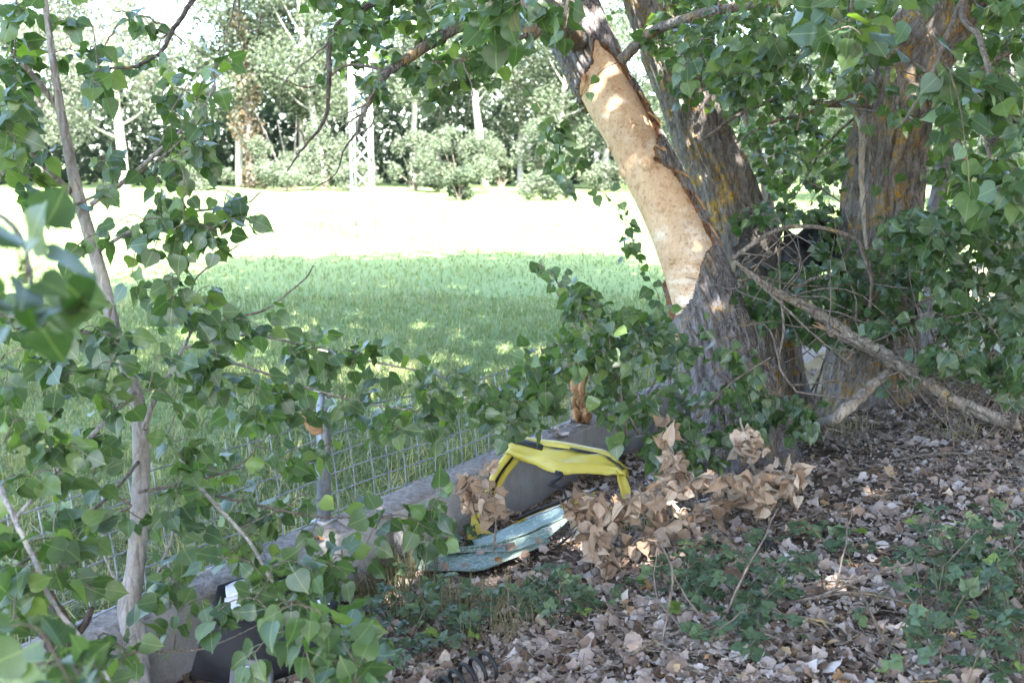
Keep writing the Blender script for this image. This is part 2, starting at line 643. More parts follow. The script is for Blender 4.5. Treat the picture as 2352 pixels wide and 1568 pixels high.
def m_glass():
    g = NT('crazed_windscreen_glass')
    c = g.coord('Object')
    v1 = g.vor(c, 120.0, 'DISTANCE_TO_EDGE')
    v2 = g.vor(g.coord('Object', (1, 2.2, 1)), 24.0, 'DISTANCE_TO_EDGE')
    cr = g.math('MAXIMUM', g.math('MULTIPLY', g.math('LESS_THAN', v1, 0.06), 0.35), g.math('MULTIPLY', g.math('LESS_THAN', v2, 0.03), 0.75))
    n = g.noise(c, 5.0, 4)
    body = g.ramp(n, [(0.35, (0.075, 0.125, 0.105)), (0.65, (0.165, 0.225, 0.195))])
    col = g.mix(cr, body, (0.33, 0.41, 0.39))
    b = g.bsdf(col, 0.42, 0.35, g.bump(g.math('ADD', g.math('MULTIPLY', cr, 0.5), n), 0.25, 0.006))
    gl = g.n('ShaderNodeBsdfTransparent')
    gl.inputs[0].default_value = (0.66, 0.86, 0.85, 1)
    mx = g.n('ShaderNodeMixShader')
    g.l(g.ramp(g.math('ADD', n, g.math('MULTIPLY', cr, 0.6)), [(0.2, 0.75), (0.8, 0.97)]), mx.inputs[0])
    g.l(gl.outputs[0], mx.inputs[1])
    g.l(b, mx.inputs[2])
    return g.done(mx.outputs[0])


M['glass'] = m_glass()

# ------------------------------------------------------------------ leaf templates
HALF = np.array([(0.0, 0.0), (0.25, -0.05), (0.43, 0.06), (0.505, 0.23), (0.485, 0.40), (0.385, 0.58), (0.22, 0.76), (0.085, 0.89), (0.0, 1.06)])
MIDY = np.array([0.0, 0.0, 0.08, 0.22, 0.40, 0.58, 0.76, 0.90, 1.06])


def leaf_template(fold, droop, twist, wave, pet=0.55, wide=1.0, seed=0, rag=0.0):
    r = np.random.default_rng(seed)
    V, lc, F3, F4 = [], [], [], []
    # midrib points
    k = len(HALF)
    for i in range(k):
        V.append((0.0, MIDY[i], 0.0))
        lc.append((0.0, MIDY[i]))
    for sgn in (-1, 1):
        b = len(V)
        for i in range(1, k - 1):
            x = HALF[i, 0] * wide * (1 + r.normal(0, 0.04 + rag)) * sgn
            y = HALF[i, 1] + r.normal(0, 0.012 + rag * .4)
            V.append((x, y, abs(x) * fold + wave * math.sin(y * 9 + sgn * seed) * abs(x)))
            lc.append((x, y))
        # faces
        def tri(a_, b_, c_):
            F3.append((a_, b_, c_) if sgn > 0 else (a_, c_, b_))
        tri(0, b, b + 1)
        tri(0, b + 1, 2)
        for i in range(2, k - 2):
            o1, o2 = b + i - 1, b + i
            m1, m2 = i, i + 1
            q = (m1, o1, o2, m2)
            F4.append(q if sgn > 0 else q[::-1])
        tri(k - 2, b + k - 3, k - 1)
    V = np.array(V)
    lc = np.array(lc)
    if rag:
        V[:, 1] = np.where(V[:, 1] > .86, .86 + (V[:, 1] - .86) * .3, V[:, 1])
        V[:, 2] += r.normal(0, .05, len(V))
    V[:, 2] -= droop * V[:, 1] ** 2
    V[:, 0] += twist * V[:, 1] ** 2
    V[:, 2] += 0.25 * twist * V[:, 0] * V[:, 1]
    V[:, 1] += pet
    if pet > 0:
        b = len(V)
        w = 0.014
        pv = np.array([(-w, 0, 0.10 * pet), (w, 0, 0.10 * pet), (-w, pet * 0.5, 0.13 * pet), (w, pet * 0.5, 0.13 * pet), (-w, pet + 0.02, 0.0), (w, pet + 0.02, 0.0)])
        V = np.vstack([V, pv])
        lc = np.vstack([lc, np.zeros((6, 2))])
        F4 += [(b, b + 1, b + 3, b + 2), (b + 2, b + 3, b + 5, b + 4)]
    return V, lc, np.array(F3), np.array(F4)


GREEN = [leaf_template(f, d, t, w, 0.55, wd, i) for i, (f, d, t, w, wd) in enumerate([
    (0.06, 0.06, 0.0, 0.05, 1.0), (0.16, 0.12, 0.06, 0.0, 0.98), (-0.05, 0.16, -0.07, 0.10, 1.04), (0.28, 0.02, 0.04, 0.08, 0.94), (0.10, -0.10, -0.05, 0.14, 1.05), (0.03, 0.24, 0.10, 0.08, 0.98), (0.45, 0.10, -0.10, 0.1, 0.9), (-0.15, 0.35, 0.12, 0.22, 0.95), (0.2, -0.25, 0.0, 0.28, 1.0), (0.32, 0.3, -0.15, 0.0, 0.86)])]
DEAD = [leaf_template(f, d, t, w, 0.30, wd, 20 + i) for i, (f, d, t, w, wd) in enumerate([
    (0.6, 0.45, 0.20, 0.4, 0.9), (1.1, -0.5, -0.22, 0.35, 0.8), (0.4, 0.85, 0.2, 0.5, 1.0), (1.6, 0.4, 0.3, 0.3, 0.65), (-0.6, 0.6, -0.25, 0.5, 0.95), (0.15, -0.6, 0.15, 0.6, 1.05), (2.2, 0.6, -0.2, 0.2, 0.5), (0.9, 0.9, 0.4, 0.5, 0.8)])]
LITTER = [leaf_template(f, d, t, w, 0.0, wd, 40 + i, .17) for i, (f, d, t, w, wd) in enumerate([
    (0.15, 0.10, 0.20, 0.25, 1.0), (0.3, -0.15, -0.22, 0.25, 0.95), (0.05, 0.25, 0.2, 0.35, 1.1), (0.6, 0.1, 0.25, 0.2, 0.85), (-0.2, 0.2, -0.2, 0.35, 1.05), (0.05, -0.2, 0.15, 0.4, 1.15), (0.35, 0.35, -0.35, 0.3, 0.9), (-0.35, -0.15, 0.3, 0.35, 0.85), (0.1, 0.1, 0.1, 0.2, 0.7), (0.0, 0.3, -0.3, 0.2, 1.2)])]


def bramble_template(seed):
    r = np.random.default_rng(seed)
    V, lc, F3, F4, n = [], [], [], [], 0
    base, blc, b3, b4 = leaf_template(0.18, 0.15, 0, 0.18, 0.12, 0.95, seed)
    for ang, ln in ((0, 1.0), (1.15, 0.82), (-1.15, 0.82)):
        c, s = math.cos(ang), math.sin(ang)
        B = base * ln
        B = B @ np.array([[c, s, 0], [-s, c, 0], [0, 0, 1]])
        B[:, 1] += 0.35
        V.append(B)
        lc.append(blc)
        F3.append(b3 + n)
        F4.append(b4 + n)
        n += len(B)
    return np.concatenate(V), np.concatenate(lc), np.concatenate(F3), np.concatenate(F4)


BRAMBLE = [bramble_template(60 + i) for i in range(4)]


class Leaves:
    def __init__(self, templ, mat, name='leaf'):
        self.t, self.mat, self.name = templ, mat, name
        self.pos, self.R, self.s, self.tint, self.var = [], [], [], [], []

    def add(self, pos, tip, nrm, size, tint=None):
        t = unit(tip)
        n = np.asarray(nrm, float)
        n = n - t * np.dot(n, t)
        if np.linalg.norm(n) < 1e-3:
            n = np.cross(t, [0.3, 0.8, 0.1])
        n = unit(n)
        x = np.cross(t, n)
        self.pos.append(np.asarray(pos, float))
        self.R.append(np.stack([x, t, n], 1))
        self.s.append(size)
        self.tint.append(random.random() if tint is None else tint)
        self.var.append(random.randrange(len(self.t)))

    def mesh(self, idx):
        Vs, lcs, F3, F4, off = [], [], [], [], 0
        pos, R, s = np.array(self.pos), np.array(self.R), np.array(self.s)
        ti, va = np.array(self.tint), np.array(self.var)
        idx = np.asarray(idx)
        for k, (tv, tl, f3, f4) in enumerate(self.t):
            sel = idx[va[idx] == k]
            if not len(sel):
                continue
            W = np.einsum('nij,vj->nvi', R[sel], tv) * s[sel][:, None, None] + pos[sel][:, None, :]
            m, nv = W.shape[:2]
            L = np.empty((m, nv, 3))
            L[:, :, :2] = tl[None]
            L[:, :, 2] = ti[sel][:, None]
            o = off + np.arange(m)[:, None, None] * nv
            F3.append((f3[None] + o).reshape(-1, 3))
            F4.append((f4[None] + o).reshape(-1, 4))
            Vs.append(W.reshape(-1, 3))
            lcs.append(L.reshape(-1, 3))
            off += m * nv
        return np.concatenate(Vs), [np.concatenate(F3), np.concatenate(F4)], np.concatenate(lcs)

    _cache = {}

    def unit_mesh(self, var, tint):
        tq = round(tint * 7) / 7
        key = (id(self.t), var, tq)
        if key not in Leaves._cache:
            tv, tl, f3, f4 = self.t[var]
            L = np.empty((len(tv), 3))
            L[:, :2] = tl
            L[:, 2] = tq
            Leaves._cache[key] = mesh_from(self.name, tv, [f3, f4], self.mat, L, True)
        return Leaves._cache[key]

    def build(self, thing_base, parent, nmax=300, rest_name='foliage'):
        """the leaves that show largest become objects of their own, the others one joined part"""
        if not self.pos:
            return
        pos = np.array(self.pos)
        x, y, d = proj(pos)
        vis = (x > -30) & (x < 2382) & (y > -30) & (y < 1598) & (d > 0.2)
        score = np.where(vis, np.array(self.s) / np.maximum(d, 0.2), 0)
        order = np.argsort(-score)
        nb = min(nmax, int((score > 0).sum()))
        big, rest = order[:nb], order[nb:]
        for i in big:
            o = put(self.name, self.unit_mesh(self.var[i], self.tint[i]), parent)
            m = np.eye(4)
            m[:3, :3] = self.R[i] * self.s[i]
            m[:3, 3] = self.pos[i] - thing_base
            o.matrix_local = Matrix([list(r) for r in m])
        if len(rest):
            V, F, lc = self.mesh(rest)
            o = put(rest_name, mesh_from(rest_name, V - thing_base, F, self.mat, lc, True), parent)
            o['kind'] = 'stuff'


def quads_cloud(P_, size, nb, tint, tjit=0.12):
    """loose diamond leaves at points P_; nb = bias of the normals"""
    n = len(P_)
    N = RNG.normal(0, 1, (n, 3)) + nb
    N /= np.linalg.norm(N, axis=1)[:, None]
    a = RNG.normal(0, 1, (n, 3))
    X = np.cross(N, a)
    X /= np.linalg.norm(X, axis=1)[:, None] + 1e-9
    Y = np.cross(N, X)
    s = (size * RNG.uniform(0.6, 1.4, n))[:, None]
    V = np.stack([P_ - Y * s * 0.6, P_ + X * s * 0.42, P_ + Y * s * 0.65, P_ - X * s * 0.42], 1).reshape(-1, 3)
    F = np.arange(4 * n).reshape(-1, 4)
    lc = np.zeros((n, 4, 3))
    lc[:, :, 0] = 0.5
    lc[:, :, 2] = np.clip(tint + RNG.normal(0, tjit, n), 0, 1)[:, None]
    return V, [F], lc.reshape(-1, 3)


def lobe_points(lobes, n, shell=0.55):
    vols = np.array([r[0] * r[1] * r[2] for _, r in lobes]) ** 0.8
    k = RNG.choice(len(lobes), n, p=vols / vols.sum())
    d = RNG.normal(0, 1, (n, 3))
    d /= np.linalg.norm(d, axis=1)[:, None]
    rr = (shell + (1.06 - shell) * RNG.random(n) ** 0.7)[:, None]
    C = np.array([c for c, _ in lobes])[k]
    R = np.array([r for _, r in lobes])[k]
    return C + d * R * rr


class Woody:
    """a woody plant: limbs, twigs grown towards targets, leaves on the twigs"""
    def __init__(self, thing, leaves, twig_mat):
        self.th, self.lv, self.tm = thing, leaves, twig_mat
        self.nodes = []
        self.tw = MB()

    def limb(self, pts, r0, r1, mat, name='branch', ns=8, n=None, jit=0.03, mid=None):
        path = smooth_path(pts, n or max(8, 5 * len(pts)))
        path = path + RNG.normal(0, min(r0, 0.02) * 0.12, path.shape)
        t = np.linspace(0, 1, len(path))
        rad = r0 + (r1 - r0) * t ** 0.9
        V, F = tube_mb(path, rad, ns, True, jit)
        o = self.th.part(name, V, F, mat, smooth=True)
        self.nodes += list(path)
        return o

    def twig(self, pts, r0, r1, ns=4):
        path = smooth_path(pts, max(5, 4 * len(pts)))
        L = np.linalg.norm(path[-1] - path[0])
        path[1:-1] += RNG.normal(0, 0.012 * L, path[1:-1].shape)
        self.tw.add2(*tube(path, np.linspace(r0, r1, len(path)), ns, False))
        self.nodes += list(path[::2])
        return path

    def grow(self, targets, nleaf=(4, 7), size=0.075, r=(0.004, 0.0016), nbias=(0, -0.7, 0.5), droop=0.45, zone=0.34, tint=None, maxlen=None, spread=0.75):
        T = [np.asarray(t) for t in targets]
        if not T:
            return
        nodes = np.array(self.nodes)
        d0 = [np.min(np.linalg.norm(nodes - t, axis=1)) for t in T]
        for i in np.argsort(d0):
            t = T[i]
            nodes = np.array(self.nodes)
            dd = np.linalg.norm(nodes - t, axis=1)
            a = nodes[np.argmin(dd)]
            L = dd.min()
            if L < 0.02:
                a = a + np.array([0, 0, -0.01])
                L = 0.03
            if maxlen and L > maxlen:
                a = t + unit(a - t) * maxlen
                L = maxlen
            mid = (a + t) / 2 + np.array([0, 0, 0.16 * L]) + RNG.normal(0, 0.06 * L, 3)
            path = smooth_path([a, mid, t], 7)
            self.tw.add2(*tube(path, np.linspace(r[0] * min(1.5, 0.6 + L), r[1], 7), 3, False))
            self.nodes += [path[3], path[-1]]
            seg = np.concatenate([[0], np.cumsum(np.linalg.norm(np.diff(path, axis=0), axis=1))])
            k = random.randint(*nleaf)
            z = min(zone, seg[-1])
            for q in range(k):
                sp_ = seg[-1] - z * (q / max(1, k - 1)) ** 1.0 * random.uniform(0.85, 1.0)
                p = np.array([np.interp(sp_, seg, path[:, c]) for c in range(3)])
                td = unit(path[-1] - path[3])
                out = RNG.normal(0, 1, 3)
                tip = unit(out) * spread + td * (0.45 if q else 0.9) + np.array([0, 0, -droop])
                nrm = RNG.normal(0, 0.55, 3) + np.asarray(nbias)
                sz = size * random.triangular(0.45, 1.25, 0.95)
                self.lv.add(p, tip, nrm, sz, ((random.betavariate(2, 2.4) if random.random() < .93 else random.uniform(.85, 1)) if tint is None else random.choice((random.uniform(.1, .5), random.uniform(.35, .9), random.uniform(.5, .95))) if tint < 0 else np.clip(random.gauss(tint, 0.15), 0, 1)))

    def finish(self, nmax=300, crown='crown'):
        if self.tw.n:
            V, F = self.tw.get()
            c = self.th.part(crown, V, F, self.tm)
        else:
            c = self.th.o
        self.lv.build(self.th.base, c, nmax)
        return c


def inpoly(x, y, poly):
    c = False
    j = len(poly) - 1
    for i in range(len(poly)):
        xi, yi = poly[i]
        xj, yj = poly[j]
        if (yi > y) != (yj > y) and x < (xj - xi) * (y - yi) / (yj - yi) + xi:
            c = not c
        j = i
    return c


def targets(poly, n, d0, d1, avoid=(), minz=None, wfun=None):
    xs = [p[0] for p in poly]
    ys = [p[1] for p in poly]
    out = []
    tries = 0
    while len(out) < n and tries < n * 60:
        tries += 1
        x, y = random.uniform(min(xs), max(xs)), random.uniform(min(ys), max(ys))
        if not inpoly(x, y, poly):
            continue
        if any(inpoly(x, y, a) for a in avoid):
            continue
        if wfun and random.random() > wfun(x, y):
            continue
        d = random.uniform(d0, d1) if not callable(d0) else d0(x, y) + random.uniform(-d1, d1)
        p = P(x, y, d)
        if p[2] < float(ground_z(p[0], p[1])) + 0.04:
            continue
        out.append(p)
    return out


def rect(x0, y0, x1, y1):
    return [(x0, y0), (x1, y0), (x1, y1), (x0, y1)]

# ------------------------------------------------------------------ the ground
def sheet_as(a_vals, s_vals, zf):
    A, S = np.meshgrid(a_vals, s_vals, indexing='ij')
    X = WA[0] + A * WD[0] + S * WN[0]
    Y = WA[1] + A * WD[1] + S * WN[1]
    Z = zf(X, Y)
    V = np.stack([X, Y, Z], -1).reshape(-1, 3)
    na, ns = A.shape
    i = np.arange(na - 1)[:, None] * ns
    j = np.arange(ns - 1)[None, :]
    F = np.stack([i + j, i + j + 1, i + ns + j + 1, i + ns + j], -1).reshape(-1, 4)
    return V, [F[:, ::-1]]


def graded(a, b, fine, n):
    t = np.linspace(0, 1, n)
    return a + (b - a) * t ** 2.6


av = np.concatenate([-graded(8, 700, 1, 16)[::-1], np.linspace(-7.8, 24, 150), graded(24.5, 900, 1, 18)])
fv = np.concatenate([-0.1 - graded(0, 22, 1, 90), -22.3 - graded(0, 900, 1, 18)])
V, F = sheet_as(av, fv, field_z)
field = put('field', mesh_from('field', V, [f[:, ::-1] for f in F], M['field'], None, True))
field['kind'] = 'structure'
field['label'] = 'open green meadow stretching to the line of trees'
bv = np.concatenate([np.linspace(-0.1, 9, 150), 9.1 + graded(0, 900, 1, 20)])
V, F = sheet_as(np.concatenate([-graded(6, 700, 1, 14)[::-1], np.linspace(-5.8, 14, 220), graded(14.2, 900, 1, 18)]), bv, bank_z)
bank = put('bank', mesh_from('bank', V, F, M['bank'], None, True))
bank['kind'] = 'structure'
bank['label'] = 'leaf strewn earth bank under the poplars'


def W3(a, s, z):
    return np.array([WA[0] + a * WD[0] + s * WN[0], WA[1] + a * WD[1] + s * WN[1], z])


# ------------------------------------------------------------------ concrete wall in cast sections
WT = 0.185
wall = Thing('concrete_wall', 'low grey cast concrete wall carrying the wire fence', 'wall', W3(0, -0.1, -0.3))
d3 = np.array([WD[0], WD[1], 0])
n3 = np.array([WN[0], WN[1], 0])
a = -4.2
while a < 11:
    L = 2.9
    c0, c1 = a + 0.002, a + L - 0.002
    # face block, slightly battered, with an uneven crown
    nx = 26
    Vs, Fs = [], []
    prof = [(0.012, -0.45), (0.006, WT - 0.03), (-0.004, WT - 0.012), (-0.206, WT - 0.012), (-0.215, WT - 0.03), (-0.215, -0.45)]
    for i in range(nx):
        aa = c0 + (c1 - c0) * i / (nx - 1)
        for (s_, z_) in prof:
            Vs.append(W3(aa, s_ + random.gauss(0, 0.0012), z_ + random.gauss(0, 0.0012)))
    k = len(prof)
    for i in range(nx - 1):
        for j in range(k):
            Fs.append((i * k + j, i * k + (j + 1) % k, (i + 1) * k + (j + 1) % k, (i + 1) * k + j))
    F6 = np.array([list(range(k))[::-1], [(nx - 1) * k + j for j in range(k)]])
    o = wall.part('wall_section', Vs, [np.array(Fs), F6], M['concrete'], smooth=False)
    # rough gritty crown lying on the section
    nx, ny = 72, 9
    Vs = []
    for i in range(nx):
        for j in range(ny):
            e = min(i, nx - 1 - i, 1)
            f = min(j, ny - 1 - j, 2) / 2.0
            z = WT - 0.013 + 0.017 * min(e, f) ** 0.6 + (0.007 * mnoise.noise(Vector((a * 7 + i * 0.9, j * 1.3, 0))) if min(e, f) > 0 else 0)
            Vs.append(W3(c0 + 0.004 + (c1 - c0 - 0.008) * i / (nx - 1), -0.207 + 0.204 * j / (ny - 1), z))
    Fs = [(i * ny + j, (i + 1) * ny + j, (i + 1) * ny + j + 1, i * ny + j + 1) for i in range(nx - 1) for j in range(ny - 1)]
    wall.part('wall_crown', Vs, [np.array(Fs)], M['concrete_top'], parent=o)
    a += L

# ------------------------------------------------------------------ wire mesh fence on the wall
fence = Thing('wire_fence', 'galvanised wire mesh fence with square steel posts standing on the concrete wall', 'fence', W3(0, -0.12, WT))
FH = 0.52


def fpt(a, h):
    # the panel sags and leans where it was hit
    lean = 0.05 * math.sin(a * 0.9) + 0.10 * h
    sag = -0.05 * sm(1 - abs(a - 2.9) / 1.3)
    return W3(a, -0.12 - lean, WT - 0.02 + h * (1 + float(sag) * 1.6) + 0.008 * math.sin(a * 5))


a = -3.6
wk = 0
while a < 8.5:
    hts = np.linspace(-0.0, FH + random.uniform(-0.015, 0.02), 7)
    o = random.gauss(0, 0.004)
    V, F = tube_mb([fpt(a + o + 0.01 * math.sin(h * 9), h) for h in hts], 0.0036, 5)
    fence.part('wire', V, F, M['galv'])
    a += 0.125
for k, h in enumerate(np.linspace(0.04, FH - 0.01, 6)):
    V, F = tube_mb([fpt(q, h) + np.array([0, 0, random.gauss(0, 0.002)]) for q in np.arange(-3.6, 8.5, 0.16)], 0.0038, 5)
    fence.part('wire', V, F, M['galv'])
aP = min(np.arange(0, 3, .01), key=lambda q: abs(float(proj(W3(q, -.165, WT))[0]) - 742))
for a in (aP - 3.0, aP, aP + 3.0):
    p0 = W3(a, -0.165, WT - 0.02)
    p1 = p0 + np.array([0.015, 0.02, 0.66])
    V, F = bar(p0, p1, 0.048, 0.048, d3)
    post = fence.part('post', V, [F], M['galv'], smooth=False)
    V, F = box(p1 + np.array([0, 0, 0.004]), d3 * 0.032, n3 * 0.032, np.array([0, 0, 0.004]))
    fence.part('post_cap', V, [F], M['galv'], parent=post, smooth=False)
    V, F = box(p0 + np.array([0, 0, 0.028]), d3 * 0.05, n3 * 0.045, np.array([0, 0, 0.004]))
    fence.part('base_plate', V, [F], M['galv'], parent=post, smooth=False)

# ------------------------------------------------------------------ lattice pylon
pb = G(836, 548)
pb[2] = field_z(pb[0], pb[1])
pylon = Thing('lattice_pylon', 'slender white lattice steel pylon standing alone in the sunlit meadow', 'pylon', pb)
PH, h0, h1 = 10.5, 0.235, 0.17
ang = math.radians(41)


def pc(k, z):
    h = h0 + (h1 - h0) * z / PH
    th = ang + k * math.pi / 2
    return pb + np.array([h * math.sqrt(2) * math.cos(th), h * math.sqrt(2) * math.sin(th), z - 0.2])


for k in range(4):
    V, F = bar(pc(k, 0), pc(k, PH), 0.052, 0.052, (1, 0.2, 0))
    pylon.part('leg', V, [F], M['pylon'], smooth=False)
nlev = 22
for k in range(4):
    for i in range(nlev):
        z0, z1 = PH * i / nlev, PH * (i + 1) / nlev
        p0, p1 = (pc(k, z0), pc((k + 1) % 4, z1)) if (i + k) % 2 == 0 else (pc((k + 1) % 4, z0), pc(k, z1))
        o = unit(pc(k, z0) + pc((k + 1) % 4, z0) - 2 * (pb + np.array([0, 0, z0]))) * 0.025
        o[2] = 0
        V, F = bar(p0 + o, p1 + o, 0.042, 0.012, o)
        pylon.part('brace', V, [F], M['pylon'], smooth=False)
V, F = bar(pb + np.array([-1.0, 0.3, PH - 0.5]), pb + np.array([1.0, -0.3, PH - 0.5]), 0.12, 0.12)
xa = pylon.part('crossarm', V, [F], M['pylon'], smooth=False)
for q in (-0.95, 0.0, 0.95):
    p = pb + np.array([q, -0.3 * q, PH - 0.41])
    V, F = tube_mb([p, p + [0, 0, 0.08], p + [0, 0, 0.16]], [0.03, 0.05, 0.03], 8)
    pylon.part('insulator', V, F, M['greyplastic'], parent=xa)
    # the line runs off to the left
    e = pb + np.array([-46 + q, 24, PH - 0.6])
    pts = [p + [0, 0, 0.14], (p + e) / 2 - [0, 0, 1.2], e]
    V, F = tube_mb(smooth_path(pts, 24), 0.009, 4)
    single('power_cable', 'thin power cable running from the pylon head over the meadow', 'cable', p, V, F, M['galv'], group='cables on the pylon')

# ------------------------------------------------------------------ far trees along the meadow edge
TREES = [
    # x, depth, height, [crown x-offset, base of crown, radius], tint, trunk radius, lean px at 300 px up, quads, mat, label
    (60, 68, 17, 0.0, 2.5, 4.6, 0.80, 0.28, -4, 6500, 'bark', 'silvery leaved poplar behind the sapling, left of the pale crooked trunk'),
    (268, 66, 18, -0.5, 4.6, 5.2, 0.84, 0.34, -26, 8000, 'bark_pale', 'broad silvery poplar with a pale crooked trunk at the meadow edge'),
    (524, 69, 19, 0.4, 5.0, 3.4, 0.62, 0.26, 2, 6000, 'bark_pale', 'tall light green poplar with straight pale trunk beside the ivy clad tree'),
    (556, 67, 12, 0.0, 1.0, 1.3, 0.98, 0.32, -6, 2200, 'bark', 'tree clad in withered orange brown ivy at the meadow edge'),
    (735, 68, 19, -0.8, 5.5, 4.2, 0.55, 0.26, -34, 7500, 'bark_pale', 'light green poplar whose pale trunk leans away from the pylon'),
    (690, 73, 20, -0.2, 5.0, 3.8, 0.48, 0.22, 0, 6000, 'bark_pale', 'tall poplar standing behind the leaning pale trunk'),
    (947, 67, 16, 0.3, 6.0, 3.0, 0.66, 0.22, -2, 3600, 'bark_pale', 'slim pale trunked tree just right of the lattice pylon'),
    (1010, 74, 18, 0.0, 4.0, 3.6, 0.50, 0.20, 4, 4200, 'bark', 'grey trunked tree between the slim tree and the tall white trunk'),
    (1118, 65, 20, -0.4, 7.0, 3.3, 0.70, 0.27, -30, 4600, 'bark_pale', 'tall poplar with a bright white slightly curved trunk at the meadow edge'),
    (1190, 72, 17, 0.3, 3.5, 4.0, 0.58, 0.20, -3, 5200, 'bark_pale', 'tree with forked pale stem right of the tall white trunk'),
    (1300, 66, 15, 0.4, 3.2, 3.8, 0.60, 0.22, -6, 5600, 'bark_pale', 'round crowned tree seen left of the stripped trunk'),
    (1385, 70, 17, 0.0, 3.0, 4.4, 0.50, 0.24, 22, 5200, 'bark_pale', 'tree with thin leaning white stem partly behind the stripped trunk'),
    (1560, 60, 16, 0.0, 2.0, 4.6, 0.55, 0.25, 0, 5200, 'bark', 'leafy tree behind the two lichened trunks'),
    (1790, 52, 15, 0.0, 1.4, 4.8, 0.60, 0.25, 4, 5200, 'bark', 'bright leafy tree seen through the gap between the lichened trunks'),
    (2080, 46, 14, 0.0, 1.2, 4.8, 0.56, 0.25, -4, 5200, 'bark', 'bright leafy tree seen right of the far lichened trunk'),
    (2330, 40, 14, 0.0, 1.0, 4.6, 0.52, 0.25, 0, 5000, 'bark', 'bright leafy tree behind the tangle at the meadow corner'),
]
for (x, d, H, cx, cb, cr, tint, tr, lean, nq, bm, label) in TREES:
    p = P(x, 0, d)
    p[2] = float(field_z(p[0], p[1])) - 0.1
    th = Thing('ivy_clad_tree' if 'ivy clad' in label and 'clad in' in label else 'poplar_tree', label, 'tree', p)
    lx = lean / FQ * d
    hh = 300 / FQ * d
    k = np.array([0, 0.35, 0.62, 1.0]) * H * 0.93
    path = [p + np.array([lx * z / hh + 0.25 * math.sin(z * 0.9 + x), 0.1 * math.sin(z + x), z]) for z in k]
    sp_ = smooth_path(path, 22)
    V, F = tube_mb(sp_, tr * np.linspace(1.15, 0.12, 22), 9, True, 0.06)
    th.part('trunk', V, F, M[bm])
    top = path[-1]
    lobes = []
    br = MB()
    for q in range(13):
        z = cb + (H - cb) * (q + 0.6) / 13.0
        f = (z - cb) / (H - cb)
        rr = cr * (0.55 + 0.9 * math.sin(math.pi * min(1, 0.18 + f * 0.8))) * 0.62
        an = q * 2.4 + x
        c0 = sp_[min(21, int(21 * z * 0.8 / H))]
        if 'clad in' in label:
            c0 = sp_[min(21, int(21 * z / H))]
            lobes.append((c0 + RNG.normal(0, .35, 3), np.array([.75, .75, 1.1]) * random.uniform(.7, 1.3)))
            continue
        c = np.array([c0[0] + cx + rr * 0.75 * math.cos(an), c0[1] + rr * 0.75 * math.sin(an), z])
        lobes.append((c, np.array([rr * 0.62, rr * 0.62, rr * 0.5]) * random.uniform(0.75, 1.2)))
        br.add2(*tube(smooth_path([c0, (c0 + c) / 2 - [0, 0, 0.3], c], 7), np.linspace(tr * 0.35, 0.03, 7), 5, False))
    if br.n == 0:
        br.add2(*tube(smooth_path([sp_[12], sp_[12] + [.5, 0, .9], sp_[12] + [.8, .2, 2.2]], 7), np.linspace(.1, .03, 7), 5, False))
    V, F = br.get()
    th.part('branches', V, F, M[bm], kind='stuff')
    pts = lobe_points(lobes, int(nq * 2.2), 0.30)
    V, F, lc = quads_cloud(pts, 0.18, np.array([0, -0.3, 0.5]), tint - (.12 if tint < .95 else 0), 0.12)
    th.part('crown', V, F, M['leaf_far'], kind='stuff', lc=lc, smooth=False)

SHRUBS = [
    (420, 62, 2.2, 1.6, 0.55, 'low pale bush under the crooked pale trunk'),
    (590, 64, 3.4, 1.2, 0.5, 'upright light green bush beside the withered ivy'),
    (640, 60, 1.8, 1.9, 0.55, 'wide low bush under the bare grey stems'),
    (730, 62, 3.8, 1.5, 0.5, 'tall fresh green bush at the foot of the leaning pale trunk'),
    (800, 60, 1.7, 1.6, 0.6, 'low grassy bush just left of the pylon foot'),
    (950, 60, 3.6, 1.3, 0.52, 'narrow green bush in front of the slim pale trunk'),
    (1000, 59, 1.6, 1.4, 0.55, 'small low bush between the pylon and the round bush'),
    (1052, 57, 3.9, 2.3, 0.48, 'big round bright green bush at the meadow edge'),
    (1050, 46, 1.6, 0.75, 0.25, 'small dark bush standing in the meadow before the round bush'),
    (1150, 61, 3.2, 1.1, 0.5, 'upright green bush right of the tall white trunk'),
    (1262, 57, 4.4, 2.2, 0.5, 'large bright bush in front of the round crowned tree'),
    (1255, 47, 1.7, 1.1, 0.5, 'low bush in the meadow before the large bright bush'),
    (1400, 60, 1.8, 1.6, 0.55, 'low bush by the thin leaning white stem'),
]
for (x, d, H, r, tint, label) in SHRUBS:
    p = P(x, 0, d)
    p[2] = float(field_z(p[0], p[1])) - 0.05
    th = Thing('bush', label, 'bush', p)
    lobes = []
    st = MB()
    for q in range(9):
        an = q * 2.4 + x
        z = H * (0.25 + 0.6 * (q / 8.0))
        rr = r * math.sin(math.pi * (0.3 + 0.6 * q / 8.0)) * 0.62
        c = p + np.array([rr * math.cos(an), rr * math.sin(an), z])
        c = c + RNG.normal(0, .28, 3) * [r, r, H * .25]
        lobes.append((c, np.array([r * 0.5, r * 0.5, H * 0.22]) * random.uniform(0.4, 1.3)))
        st.add2(*tube(smooth_path([p, (p + c) / 2 + [0, 0, 0.15], c], 6), np.linspace(0.04, 0.012, 6), 5, False))
    V, F = st.get()
    th.part('stems', V, F, M['twig'], kind='stuff')
    V, F, lc = quads_cloud(lobe_points(lobes, int(1800 + 1300 * r * H / 3), 0.2), 0.13, np.array([0, -0.3, 0.6]), tint, 0.12)
    th.part('foliage', V, F, M['leaf_far'], kind='stuff', lc=lc, smooth=False)

